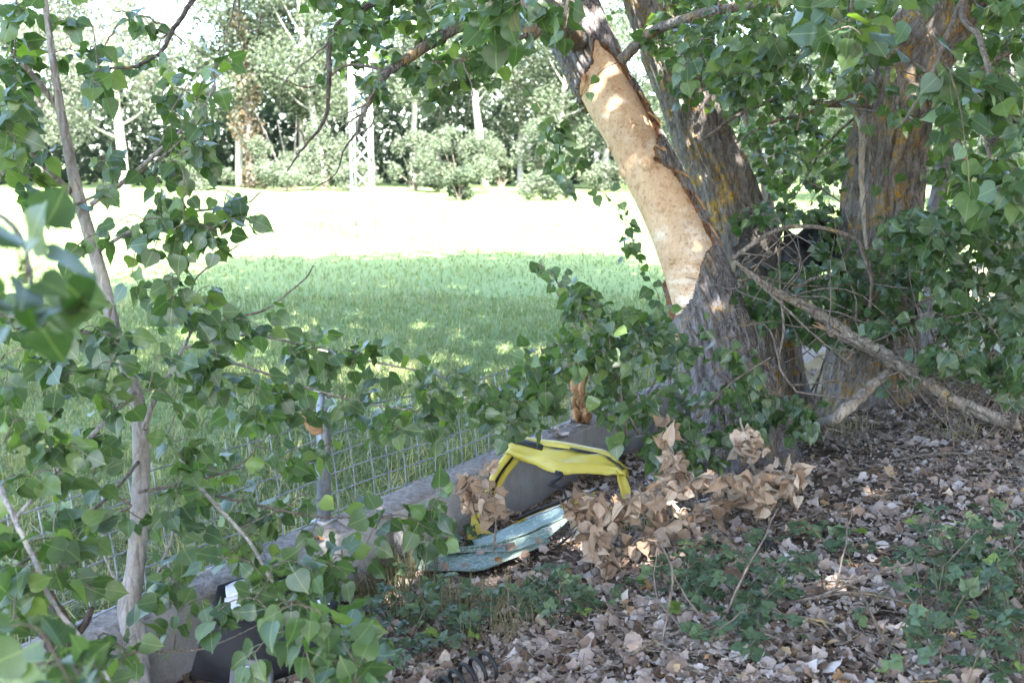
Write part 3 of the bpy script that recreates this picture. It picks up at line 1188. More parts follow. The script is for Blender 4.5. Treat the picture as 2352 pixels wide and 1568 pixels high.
# bare grey stems by the ivy-clad tree
th = Thing('bare_saplings', 'clump of bare grey stems rising from the low bushes', 'sapling', P(640, 0, 67) * [1, 1, 0])
for q, (dx, lx, hh) in enumerate(((0, -1.9, 5.2), (0.25, -0.7, 4.6), (0.4, 0.5, 5.0), (-0.2, -1.2, 4.0), (0.5, 1.0, 4.2))):
    b = th.base + np.array([dx, 0.1 * q, 0])
    V, F = tube_mb(smooth_path([b, b + [lx * 0.45, 0.1, hh * 0.5], b + [lx, 0, hh]], 10), np.linspace(0.09, 0.025, 10), 6)
    th.part('stem', V, F, M['bark'])
# the wood behind, leaves coloured dark to give the shade inside it
n = 46000
px_ = RNG.uniform(-80, 95, n)
py_ = RNG.uniform(78, 106, n)
pz_ = RNG.uniform(0, 1, n) ** 1.1 * (8.0 + .12 * (py_ - 78) + 2.5 * np.sin(px_ * 0.35) + 1.5 * np.sin(px_ * 1.1))
V, F, lc = quads_cloud(np.stack([px_, py_, pz_], 1), 0.62, np.array([0, 0, 0.3]), 0.04, 0.06)
# its canopy: leafy mass over the understorey, with gaps to the sky
n = 50000
cx_ = RNG.uniform(-75, 90, n)
cy_ = RNG.uniform(73.5, 84, n)
cz_ = RNG.uniform(4.6, 17, n)
gap = np.array([mnoise.noise(Vector((a_ * .22, b_ * .06, c2_ * .28))) for a_, b_, c2_ in zip(cx_, cy_, cz_)])
keep = gap + RNG.normal(0, .10, n) > -.14 + .012 * (cz_ - 6)
Vc, Fc, lcc = quads_cloud(np.stack([cx_, cy_, cz_], 1)[keep], 0.26, np.array([0, -.3, 0.5]), 0.32, 0.12)
F = [np.concatenate([F[0], Fc[0] + len(V)])]
V = np.vstack([V, Vc])
lc = np.vstack([lc, lcc])
fw = put('far_wood', mesh_from('far_wood', V, F, M['leaf_far'], lc))
fw['kind'] = 'stuff'
fw['label'] = 'dense wood closing off the meadow, its low leaves coloured dark as inner shade'
fw['category'] = 'wood'

# ------------------------------------------------------------------ the large trunks
def ring_trunk(axis, rads, nth, nh, furrow, seed, scar=None, inner=0.93):
    """trunk surface; theta 0 faces the road, sin(theta) = +1 on the right-hand side.
    axis: points from base to top. scar(theta, h) > 0 inside the stripped patch (signed, ~radians)"""
    path = smooth_path(axis, nh)
    r = np.interp(np.linspace(0, 1, nh), np.linspace(0, 1, len(rads)), rads)
    T = np.gradient(path, axis=0)
    T /= np.linalg.norm(T, axis=1)[:, None]
    view = np.array([0.12, 1.0, -0.1])
    view /= np.linalg.norm(view)
    Rv = np.cross(view, T)
    Rv = np.cross(T, np.cross(Rv, T))
    Rv /= np.linalg.norm(Rv, axis=1)[:, None]
    Rv = np.where((Rv[:, :1] < 0), -Rv, Rv)
    Fv = np.cross(Rv, T)
    Fv = np.where((Fv[:, 1:2] > 0), -Fv, Fv)
    th = np.linspace(-math.pi, math.pi, nth, endpoint=False)
    seg = np.concatenate([[0], np.cumsum(np.linalg.norm(np.diff(path, axis=0), axis=1))])
    V = np.zeros((nh, nth, 3))
    W = np.zeros((nh, nth, 3))
    lc = np.zeros((nh, nth, 3))
    for i in range(nh):
        h = seg[i]
        for j in range(nth):
            t = th[j]
            ct, st_ = math.cos(t), math.sin(t)
            big = 1 + 0.05 * mnoise.noise(Vector((ct * 1.3 + seed, st_ * 1.3, h * 0.9)))
            flare = 0.30 * max(0.0, 1 - h / 0.5) ** 2 * (0.7 + 0.5 * math.cos(3 * t + seed))
            w = Vector((ct * 5.2 + 0.25 * mnoise.noise(Vector((ct * 2, st_ * 2, h * 3 + seed))), st_ * 5.2, h * 2.2 + seed))
            f = abs(mnoise.noise(w)) + 0.6 * abs(mnoise.noise(w * 2.1))
            bark = furrow * (min(0.55, f) - 0.3)
            rr = r[i] * (big + flare)
            d = ct * Fv[i] + st_ * Rv[i]
            W[i, j] = path[i] + d * (rr * inner + 0.006 * mnoise.noise(Vector((ct * 2.5, st_ * 2.5, h * 3.5 + seed))))
            ro = rr + bark
            rim = 0.0
            if scar is not None:
                s_ = scar(t, i / (nh - 1))
                s_ += 0.10 * mnoise.noise(Vector((ct * 6, st_ * 6, h * 11))) + 0.05 * mnoise.noise(Vector((ct * 15, st_ * 15, h * 27)))
                if s_ > 0:
                    ro = rr * inner - 0.02
                    rim = 1.0
                else:
                    rim = max(0.0, 1 + s_ / 0.10)
                    if s_ < 0 and s_ > -0.09:
                        ro += 0.006
            V[i, j] = path[i] + d * ro
            lc[i, j, 0] = rim
    i = np.arange(nh - 1)[:, None] * nth
    j = np.arange(nth)[None, :]
    j2 = (j + 1) % nth
    F = np.stack([i + j, i + j2, i + nth + j2, i + nth + j], -1).reshape(-1, 4)
    return V.reshape(-1, 3), W.reshape(-1, 3), [F], lc.reshape(-1, 3), path, Fv, Rv, r


def wpx(w, d):
    return w / FQ * d / 2.0


# the leaning poplar with its bark torn off
D1 = 6.15
ax_px = [(1712, 1020), (1690, 930), (1660, 850), (1632, 740), (1592, 620), (1557, 530), (1516, 440), (1459, 330), (1417, 250), (1379, 180), (1342, 100), (1302, 20), (1262, -60), (1140, -330), (1040, -640)]
w_px = [236, 200, 184, 168, 155, 148, 146, 144, 145, 147, 156, 166, 165, 130, 80]
axis1 = [P(x, y, D1 + 0.012 * (1020 - y) / 10) for (x, y) in ax_px]
axis1[0][2] = min(axis1[0][2], float(bank_z(axis1[0][0], axis1[0][1])) - 0.12)
rads1 = [wpx(w, D1 + 0.1) for w in w_px]
base1 = axis1[0].copy()
base1[2] = float(bank_z(base1[0], base1[1]))
t1 = Thing('leaning_poplar', 'big leaning poplar with its bark torn off in a long tan strip', 'tree', base1)
NH1 = 330
pathtmp = smooth_path(axis1, NH1)
yq = proj(pathtmp)[1]
# patch limits in picture height of the axis: (y, left limit, right limit) as sin(theta)
LIM = [(128, 0.42, 0.36), (150, 0.10, 0.55), (172, -0.05, 0.72), (186, -0.66, 0.80), (205, -1.5, 0.88), (250, -2.2, 0.93), (300, -2.2, 0.90), (345, -2.2, 0.90), (375, -2.2, 0.52), (400, -2.2, 0.28),
       (430, -2.2, 0.64), (490, -2.2, 0.80), (560, -2.2, 0.86), (598, -2.1, 0.86), (618, -1.6, 0.48), (650, -1.4, 0.12), (690, -1.15, -0.25), (715, -1.0, -0.55), (724, -0.75, -0.78)]
ly = [l[0] for l in LIM]


def th_of(f):
    return math.asin(max(-1, min(1, f))) if abs(f) <= 1 else math.copysign(math.pi / 2 + (abs(f) - 1) * 0.62, f)


lo_ = [th_of(l[1]) for l in LIM]
hi_ = [th_of(l[2]) for l in LIM]


def scar1(t, hf):
    y = yq[int(round(hf * (NH1 - 1)))]
    if y < ly[0] or y > ly[-1]:
        return -0.6
    a_, b_ = np.interp(y, ly, lo_), np.interp(y, ly, hi_)
    return min(t - a_, b_ - t)


V, Wd, F, lc, path1, Fv1, Rv1, r1 = ring_trunk(axis1, rads1, 190, NH1, 0.075, 3.3, scar1, 0.905)
bark1 = t1.part('trunk', V, F, M['bark'], lc=lc)
t1.part('bare_wood', Wd, F, M['wood'], smooth=True, label='smooth tan bare wood where the bark was torn away')


def on_trunk(x, y, path, Fv, Rv, r, k=0.94):
    """point on the near side of a trunk seen at picture position x, y"""
    X, Y, Dp = proj(path)
    i = int(np.argmin(np.abs(Y - y) + 0.15 * np.abs(X - x)))
    f = max(-0.95, min(0.95, (x - X[i]) / (r[i] * FQ / Dp[i])))
    d = math.sqrt(1 - f * f) * Fv[i] + f * Rv[i]
    return path[i] + d * r[i] * k, d, i


# knots on the bare wood
for (x, y, s_) in ((1494, 398, 0.036), (1532, 388, 0.032), (1392, 377, 0.034), (1520, 486, 0.03), (1541, 604, 0.02), (1382, 320, 0.018)):
    p, d, i = on_trunk(x, y, path1, Fv1, Rv1, r1)
    m = MB()
    T = unit(path1[i + 1] - path1[i])
    Rr = np.cross(d, T)
    rr = np.linspace(0, 1, 7)
    prof = [(1.6, -0.25), (1.25, 0.12), (0.85, 0.38), (0.55, 0.42), (0.40, 0.20), (0.0, 0.12)]
    vs = []
    for (q, hgt) in prof:
        for kk in range(14):
            a_ = kk / 14 * 2 * math.pi
            j = 1 + 0.10 * math.sin(3 * a_ + x)
            vs.append(p + (math.cos(a_) * T * 1.15 + math.sin(a_) * Rr) * q * s_ * j + d * hgt * s_)
    fs = [(a_ * 14 + b_, a_ * 14 + (b_ + 1) % 14, (a_ + 1) * 14 + (b_ + 1) % 14, (a_ + 1) * 14 + b_) for a_ in range(5) for b_ in range(14)]
    kn = t1.part('knot', vs, [np.array(fs)], M['wood'])
    hv = [p + d * s_ * .23 + (math.cos(kk * .7854) * T + math.sin(kk * .7854) * Rr) * s_ * .34 for kk in range(8)] + [p + d * s_ * .05]
    t1.part('knot_hole', hv, [np.array([(kk, (kk + 1) % 8, 8) for kk in range(8)])], M['innerbark'], parent=kn)
# torn bark tatters along the edge of the wound
tatters = [(1518, 372, 1536, 392), (1600, 470, 1618, 520), (1560, 432, 1590, 447), (1628, 545, 1648, 575), (1652, 590, 1668, 612), (1556, 730, 1562, 800), (1566, 742, 1560, 812), (1500, 300, 1520, 330), (1430, 152, 1446, 170), (1352, 186, 1340, 208), (1482, 250, 1496, 285), (1640, 560, 1662, 600)]
for (xa_, ya_, xb_, yb_) in tatters:
    a_, da, _ = on_trunk(xa_, ya_, path1, Fv1, Rv1, r1, 1.01)
    b_, db, _ = on_trunk(xb_, yb_, path1, Fv1, Rv1, r1, 1.05)
    side = unit(np.cross(b_ - a_, da)) * random.uniform(0.010, 0.022)
    m_ = (a_ + b_) / 2 + da * random.uniform(0.004, 0.02)
    V, F = loft([a_ - side, m_ - side * 1.2, b_ - side * 0.3 + db * 0.02], [a_ + side, m_ + side, b_ + side * 0.3 + db * 0.012], 9, 4, 0.0, 0.008, 0.012, int(xa_))
    t1.part('bark_tatter', V, F, M['innerbark'])

lv1 = Leaves(GREEN, M['leaf'])
w1 = Woody(t1, lv1, M['twig'])
w1.nodes += list(path1[200::4])
# limbs that show
w1.limb([path1[232], P(1215, -10, 6.0), P(1228, 60, 5.9), P(1212, 78, 5.85)], 0.085, 0.05, M['bark_lichen'], ns=14, n=18)
w1.limb([P(1425, 140, 6.5), P(1500, 74, 6.45), P(1600, 36, 6.2), P(1700, 16, 6.1), P(1800, 6, 6.0), P(1990, -30, 5.9)], 0.036, 0.026, M['bark_lichen'], ns=12)
w1.limb([P(1215, -80, 6.4), P(1150, 10, 6.1), P(1042, 66, 5.9), P(960, 118, 5.8), P(890, 168, 5.7), P(862, 205, 5.6), P(835, 260, 5.5), P(815, 310, 5.5)], 0.05, 0.010, M['bark_lichen'], ns=10)
w1.limb([P(1020, -110, 6.3), P(940, -50, 6.2), P(868, 0, 6.0), P(766, 70, 5.7), P(756, 175, 5.6), P(745, 276, 5.6), P(702, 333, 5.5), P(660, 392, 5.4)], 0.030, 0.0035, M['twig_dark'], ns=7)
w1.limb([P(1212, 78, 5.85), P(1130, 122, 5.9), P(1060, 140, 5.9), P(965, 145, 5.9)], 0.014, 0.005, M['twig'], ns=6)
w1.limb([P(890, 168, 5.7), P(860, 155, 5.7), P(793, 152, 5.7), P(745, 185, 5.7), P(702, 201, 5.7), P(630, 175, 5.6)], 0.012, 0.004, M['bark_lichen'], ns=6)
w1.limb([P(815, 310, 5.5), P(790, 345, 5.5), P(770, 400, 5.5), P(715, 436, 5.4)], 0.007, 0.0025, M['twig_dark'], ns=5)
w1.limb([P(640, -190, 6.0), P(470, -40, 5.4), P(444, 0, 5.2), P(395, 74, 5.0), P(368, 120, 4.9), P(315, 151, 4.8), P(258, 157, 4.8), P(222, 164, 4.8)], 0.019, 0.004, M['twig_dark'], ns=7)
for pts in ([(395, 74), (350, 45), (300, 30), (255, 25)], [(395, 74), (425, 100), (428, 108)], [(368, 120), (375, 190), (368, 235)], [(395, 74), (372, 90), (365, 105)], [(276, 52), (245, 100), (215, 151)],
            [(540, -30), (530, 40), (520, 75), (512, 120)], [(550, -20), (550, 30), (545, 80), (555, 110)], [(766, 70), (745, 110), (690, 150), (650, 200), (640, 260)], [(702, 333), (690, 300), (660, 290)],
            [(835, 260), (800, 280), (770, 300)], [(862, 205), (840, 240), (790, 262), (745, 300)], [(600, 30), (590, 70), (560, 60)], [(1060, 140), (1085, 200), (1075, 262)], [(815, 310), (850, 290), (865, 240)]):
    w1.twig([P(x, y, 5.2) for x, y in pts], 0.006, 0.002)
# leaves of the leaning tree that hang into view
w1.limb([P(1180, -420, 4.6), P(1330, -260, 3.4), P(1320, -90, 3.0), P(1300, 20, 3.0), P(1300, 70, 3.05)], .010, .003, M['twig'], ns=6)
w1.limb([P(1180, -420, 4.6), P(1120, -200, 3.8), P(1110, -60, 3.6), P(1090, 30, 3.6)], .010, .003, M['twig'], ns=6)
w1.grow(targets([(700, -40), (1190, -40), (1200, 130), (1150, 195), (1010, 190), (900, 150), (790, 130), (740, 70)], 105, 5.3, 6.8), (5, 9), 0.075)
w1.grow(targets([(720, 60), (900, 140), (880, 220), (800, 215), (740, 190)], 14, 5.3, 6.0), (4, 6), 0.07)
w1.grow(targets([(940, 150), (1010, 160), (1015, 250), (950, 250)], 8, 5.4, 5.8), (4, 6), 0.07)
w1.grow(targets([(1240, 230), (1320, 250), (1345, 330), (1330, 480), (1260, 400)], 15, 5.9, 6.6), (4, 7), 0.07)
w1.grow(targets([(1420, 450), (1470, 560), (1490, 640), (1440, 600)], 7, 5.8, 6.4), (4, 6), 0.065)
w1.grow(targets([(1225, 0), (1300, 0), (1320, 60), (1300, 110), (1250, 130), (1225, 80)], 4, 2.9, 3.5), (4, 6), 0.070)
w1.grow(targets([(1000, -30), (1220, -30), (1220, 70), (1100, 90)], 14, 3.0, 4.2), (5, 8), 0.08)
w1.grow(targets(rect(280, 0, 420, 200), 6, 4.6, 5.2), (4, 6), 0.075)

# trunk behind and the lichened trunk on the right
D2 = 8.0
ax2 = [(1775, 860), (1738, 640), (1712, 560), (1686, 490), (1658, 410), (1616, 320), (1578, 220), (1538, 120), (1494, 0), (1400, -250), (1330, -560)]
w2 = [175, 145, 136, 134, 130, 126, 122, 122, 114, 90, 60]
axis2 = [P(x, y, D2) for x, y in ax2]
rads2 = [wpx(w, D2) for w in w2]
axis2[0][2] = float(bank_z(axis2[0][0], axis2[0][1])) - 0.1
b2 = axis2[0] + [0, 0, 0.1]
t2 = Thing('poplar_tree', 'grey and yellow lichened poplar trunk close behind the stripped one', 'tree', b2)
V, _, F, lc, path2, Fv2, Rv2, r2 = ring_trunk(axis2, rads2, 120, 200, 0.07, 8.1)
t2.part('trunk', V, F, M['bark_lichen'], lc=lc)
D3 = 7.4
ax3 = [(2010, 905), (2005, 760), (2015, 600), (2022, 500), (2030, 400), (2046, 300), (2070, 180), (2130, 80), (2190, 0), (2290, -160), (2360, -420)]
w3 = [215, 185, 172, 170, 170, 164, 152, 168, 158, 120, 80]
axis3 = [P(x, y, D3) for x, y in ax3]
rads3 = [wpx(w, D3) for w in w3]
axis3[0][2] = float(bank_z(axis3[0][0], axis3[0][1])) - 0.1
b3 = axis3[0] + [0, 0, 0.1]
t3 = Thing('poplar_tree', 'stout furrowed poplar trunk with bright orange lichen rising from the tangle', 'tree', b3)
V, _, F, lc, path3, Fv3, Rv3, r3 = ring_trunk(axis3, rads3, 130, 200, 0.085, 15.2)
t3.part('trunk', V, F, M['bark_lichen'], lc=lc)
lv3 = Leaves(GREEN, M['leaf'])
w3_ = Woody(t3, lv3, M['twig'])
w3_.nodes += list(path3[90::4])
w3_.limb([path3[110], P(1900, 240, 7.0), P(1800, 225, 6.8), P(1700, 262, 6.6), P(1600, 330, 6.5)], 0.030, 0.008, M['twig'], ns=7)
w3_.limb([path3[120], P(1920, 232, 6.9), P(1850, 260, 6.7), P(1760, 285, 6.6), P(1690, 330, 6.6)], 0.022, 0.006, M['bark_lichen'], ns=7)
w3_.limb([path3[150], P(1980, 130, 6.9), P(1890, 100, 6.6), P(1800, 60, 6.4), P(1750, 0, 6.2)], 0.028, 0.01, M['twig'], ns=7)
w3_.limb([P(2360, -80, 5.2), P(2230, -20, 5.1), P(2185, 60, 5.0), P(2130, 200, 4.9), P(2095, 250, 4.9), P(2070, 290, 4.9)], 0.020, 0.006, M['twig'], ns=7)
w3_.limb([P(2240, -60, 5.4), P(2210, 30, 5.0), P(2250, 90, 4.8), P(2275, 200, 4.6), P(2265, 320, 4.5), P(2300, 430, 4.4), P(2330, 520, 4.4)], 0.020, 0.006, M['twig'], ns=7)
w3_.limb([P(2420, 60, 5.5), P(2300, 130, 5.2), P(2200, 190, 5.2), P(2120, 160, 5.3), P(2020, 95, 5.6), P(1950, 125, 5.8)], 0.018, 0.005, M['twig'], ns=6)
w3_.limb([P(1980, 270, 6.4), P(1980, 420, 6.3), P(1985, 520, 6.3), P(2000, 640, 6.3)], 0.022, 0.010, M['deadwood'], ns=7)
w3_.limb([P(1930, -60, 6.0), P(1905, 20, 5.9), P(1840, 120, 5.8), P(1810, 200, 5.8)], 0.012, 0.004, M['deadwood'], ns=6)
for pts in ([(1660, -20), (1640, 40), (1600, 110), (1570, 200)], [(1690, 0), (1660, 60), (1640, 160), (1585, 290)], [(1720, 130), (1730, 200), (1700, 300)], [(1990, 130), (2050, 160), (2100, 175), (2170, 215)], [(1960, 250), (2060, 262), (2120, 280), (2200, 300)],
            [(2010, 300), (1950, 330), (1880, 360), (1840, 400)], [(1860, 420), (1930, 470), (1970, 560)], [(1830, 300), (1860, 200), (1850, 120)], [(2170, 140), (2230, 200), (2300, 210), (2352, 240)]):
    w3_.twig([P(x, y, random.uniform(5.8, 6.6)) for x, y in pts], 0.008, 0.002)
w3_.limb([path3[165], P(2050, -120, 6.0), P(1930, -100, 4.4), P(1950, -20, 3.3), P(1960, 50, 3.2)], .016, .003, M['twig'], ns=6)
w3_.limb([path3[170], P(1900, -140, 8.0), P(1700, -90, 8.0), P(1560, -20, 8.2), P(1480, 60, 8.4)], .03, .006, M['twig'], ns=6)
w3_.limb([path3[150], P(2000, 60, 8.4), P(1900, 130, 8.6), P(1820, 260, 8.6), P(1800, 400, 8.6)], .02, .005, M['twig'], ns=6)
w3_.limb([path3[150], P(2230, 120, 8.0), P(2290, 260, 8.2), P(2300, 400, 8.2)], .02, .005, M['twig'], ns=6)
w3_.limb([path3[120], P(1900, 330, 7.6), P(1840, 430, 7.8), P(1800, 480, 7.8)], .014, .004, M['twig'], ns=6)
TR3 = [(1915, 570), (1925, 440), (1945, 300), (1985, 180), (2060, 0), (2260, 0), (2230, 120), (2150, 210), (2135, 320), (2125, 470), (2120, 570)]
TR2 = [(1600, 240), (1690, 300), (1760, 520), (1680, 560), (1610, 360)]
TR1 = [(1230, -50), (1450, -50), (1560, 330), (1680, 600), (1640, 740), (1545, 700), (1340, 200)]
TOPW = lambda x, y: max(0.35, min(1, 1.15 - y / 620.0))
w3_.grow(targets([(1420, -40), (2400, -40), (2400, 480), (1780, 480), (1700, 330), (1520, 230)], 390, 6.3, 9.2, [TR1, TR2, TR3], wfun=TOPW), (6, 10), 0.075)
w3_.grow(targets([(1500, -40), (2352, -40), (2352, 230), (1560, 230)], 85, 4.6, 6.0, [TR1, TR2, TR3]), (5, 9), 0.075)
w3_.grow(targets([(2110, 180), (2400, 100), (2400, 500), (2200, 470), (2130, 360)], 36, 3.4, 4.6), (5, 8), 0.08)
w3_.grow(targets([(1840, -30), (2060, -30), (2000, 90), (1860, 100)], 9, 2.9, 3.6), (4, 7), 0.085)
w3_.grow(targets([(2010, 150), (2150, 180), (2130, 270), (2020, 290)], 8, 5.2, 5.8), (4, 7), 0.075)

# lichened leaning stems and trunks at the far right
STEMS = [
    ([(2352, 665), (2310, 580), (2262, 480), (2222, 400), (2180, 300), (2130, 180)], 6.6, 0.050, 'bark_lichen', 'slender leaning stem coated in orange lichen before the tangle'),
    ([(1800, 700), (1775, 560), (1765, 470), (1748, 380), (1690, 200), (1620, 80)], 9.5, 0.060, 'bark_lichen', 'thin lichened trunk seen in the gap between the two big trunks'),
    ([(2135, 860), (2138, 740), (2125, 640), (2140, 540), (2170, 380), (2200, 240)], 9.6, 0.115, 'bark', 'sunlit grey trunk standing behind the orange lichened trunk'),
    ([(2330, 900), (2345, 760), (2352, 640), (2330, 480), (2300, 330), (2290, 100)], 8.2, 0.155, 'bark', 'brown grey trunk at the edge of the thicket'),
    ([(2420, 760), (2360, 780), (2290, 850), (2230, 900), (2150, 980)], 6.4, 0.045, 'twig_dark', 'dark dead limb slanting down into the brush'),
]
for pts, d, r, mt, label in STEMS:
    ps = [P(x, y, d) for x, y in pts]
    g0 = float(bank_z(ps[0][0], ps[0][1]))
    if 'limb' not in label:
        dn = ps[0].copy()
        dn[2] = g0 - 0.1
        dn[0] += (ps[0][0] - ps[1][0]) * 0.6
        ps = [dn] + ps
    th = Thing('dead_limb' if 'limb' in label else 'lichened_poplar', label, 'branch' if 'limb' in label else 'tree', ps[0])
    V, F = tube_mb(smooth_path(ps, 40), np.linspace(r * 1.15, r * 0.6, 40), 14, True, 0.05)
    th.part('trunk' if 'limb' not in label else 'limb', V, F, M[mt])
    w = Woody(th, Leaves(GREEN, M['leaf']), M['twig'])
    w.nodes += list(smooth_path(ps, 20)[8:])
    if 'limb' in label:
        for q in range(9):
            a_ = ps[random.randrange(1, 5)] + RNG.normal(0, 0.12, 3)
            w.twig([a_, a_ + RNG.normal(0, 0.22, 3), a_ + RNG.normal(0, 0.4, 3)], 0.008, 0.003)
    else:
        w.grow([p_ + RNG.normal(0, 0.45, 3) for p_ in ps[3:] for _ in range(4)], (4, 7), 0.075)
    w.finish(60)

# ------------------------------------------------------------------ thicket of shoots at the foot of the trees
def thicket(name, label, foot, polys, stems, size=0.07, nmax=300, avoid=(), tint=None, dl=0.6):
    foot = np.asarray(foot, float)
    th = Thing(name, label, 'shrub', foot)
    w = Woody(th, Leaves(GREEN, M['leaf']), M['twig'])
    for pts in stems:
        w.limb(pts, 0.010, 0.004, M['twig'], name='stem', ns=5, jit=0.02)
    for (poly, n, d0, d1, nl) in polys:
        w.grow(targets(poly, n, d0, d1, avoid), nl, size, droop=dl, tint=tint)
    w.finish(nmax)


def stems_from(foot, n, spread, hgt, px=None):
    out = []
    for _ in range(n):
        b = np.asarray(foot) + np.array([random.gauss(0, spread * 0.25), random.gauss(0, spread * 0.2), 0])
        b[2] = float(ground_z(b[0], b[1])) - 0.02
        t = b + np.array([random.gauss(0, spread * 0.6), random.gauss(0, spread * 0.25), hgt * random.uniform(0.6, 1.1)])
        out.append([b, (b + t) / 2 + RNG.normal(0, 0.06, 3) + [0, 0, 0.08], t])
    return out


f1 = G(1520, 1010)
thicket('poplar_suckers', 'dense leafy suckers crowding the left foot of the stripped poplar', f1,
        [([(1270, 610), (1400, 700), (1560, 740), (1640, 860), (1700, 900), (1690, 1020), (1520, 1080), (1420, 1010), (1180, 930), (1150, 860), (1240, 790), (1330, 740)], 105, 4.9, 5.7, (5, 8)),
         ([(1180, 800), (1330, 720), (1420, 800), (1400, 960), (1200, 950)], 34, 4.7, 5.4, (5, 8)),
         ([(1240, 590), (1330, 640), (1440, 700), (1500, 640), (1560, 700), (1560, 780), (1330, 790)], 26, 5.0, 5.7, (4, 6)),
         ([(1480, 1000), (1640, 1010), (1680, 1080), (1520, 1090)], 22, 4.9, 5.2, (4, 7)), ([(1560, 700), (1660, 760), (1740, 860), (1770, 960), (1700, 1040), (1600, 980)], 16, 5.2, 5.6, (5, 8))],
        stems_from(f1, 14, 0.75, 0.9) + [[P(1440, 1000, 5.2), P(1400, 820, 5.2), P(1260, 620, 5.2)], [P(1470, 1000, 5.3), P(1340, 780, 5.3), P(1240, 600, 5.4)], [P(1600, 960, 5.4), P(1680, 880, 5.3), P(1770, 820, 5.2)]], 0.068, avoid=[[(1285, 835), (1372, 835), (1375, 985), (1295, 985)]])
f2 = G(1850, 930)
DEB = [(1710, 530), (1800, 512), (1890, 520), (1850, 590), (1730, 600)]
thicket('poplar_suckers', 'shaded leafy shoots between the stripped poplar and the fallen branches', f2,
        [([(1680, 640), (1800, 600), (1960, 560), (2080, 560), (2090, 760), (1960, 800), (1760, 760), (1700, 720)], 170, 5.9, 7.2, (5, 8)),
         ([(1700, 880), (1900, 900), (1890, 990), (1720, 1000)], 24, 5.2, 5.9, (5, 8)),
         ([(1680, 480), (1780, 460), (1960, 440), (2000, 560), (1760, 600)], 45, 6.6, 8.0, (4, 7))],
        stems_from(f2, 12, 0.8, 1.0), 0.07, avoid=[TR3, DEB], tint=0.28)
FB = [(1880, 700), (1960, 730), (2120, 820), (2240, 890), (2400, 940), (2400, 1000), (2200, 950), (2040, 880), (1880, 1000), (1830, 1030), (1950, 860), (1890, 780)]
f3 = G(2180, 900)
thicket('poplar_suckers', 'leafy shoots standing behind the long fallen branch', f3,
        [([(2020, 500), (2352, 430), (2400, 700), (2352, 880), (2180, 860), (2060, 900), (1950, 860), (1940, 760), (2050, 700)], 300, 5.0, 7.6, (5, 8)),
         ([(2080, 460), (2400, 460), (2400, 900), (2250, 940), (2110, 800)], 50, 4.6, 5.4, (5, 8))],
        stems_from(f3, 14, 1.0, 1.2), 0.072, avoid=[[(2050, 640), (2160, 640), (2160, 790), (2050, 790)], FB], tint=0.3)
w1.finish(300)
w3_.finish(300)

# ------------------------------------------------------------------ the young poplar in front of the wall
best = None
for a_ in np.arange(-2.0, 1.5, .01):      # the stem stands a hand's breadth in front of the wall
    p_ = W3(a_, .10, 0)
    p_[2] = float(bank_z(p_[0], p_[1]))
    e_ = abs(float(proj(p_)[0]) - 316)
    if best is None or e_ < best[0]:
        best = (e_, p_)
sb = best[1]
SD = sb[1] * cp - (sb[2] - 1.9) * sp
tr_px = [(318, 1568), (312, 1480), (297, 1395), (312, 1290), (322, 1150), (324, 1010), (312, 910), (266, 770), (245, 680), (215, 570), (180, 450), (146, 290), (128, 180), (112, 70), (98, -40), (80, -220)]
tr_w = [56, 54, 52, 42, 40, 38, 34, 30, 30, 30, 28, 22, 18, 15, 13, 9]
tp = [P(x, y, SD + 0.03 * i * 0.4) for i, (x, y) in enumerate(tr_px)]
tp[0] = sb - [0, 0, 0.05]
ts = Thing('poplar_sapling', 'young poplar with smooth grey forking stem and broad heart shaped leaves before the wall', 'tree', sb)
spath = smooth_path(tp, 110)
srad = np.interp(np.linspace(0, 1, 110), np.linspace(0, 1, len(tr_w)), [wpx(w, SD) for w in tr_w])
V, F = tube_mb(spath, srad, 16, True, 0.025)
ts.part('trunk', V, F, M['bark_smooth'])
lvs = Leaves(GREEN, M['leaf'])
ws = Woody(ts, lvs, M['twig'])
ws.nodes += list(spath[25:])
S = lambda pts, d0=SD, d1=SD: [P(x, y, d0 + (d1 - d0) * i / (len(pts) - 1)) for i, (x, y) in enumerate(pts)]
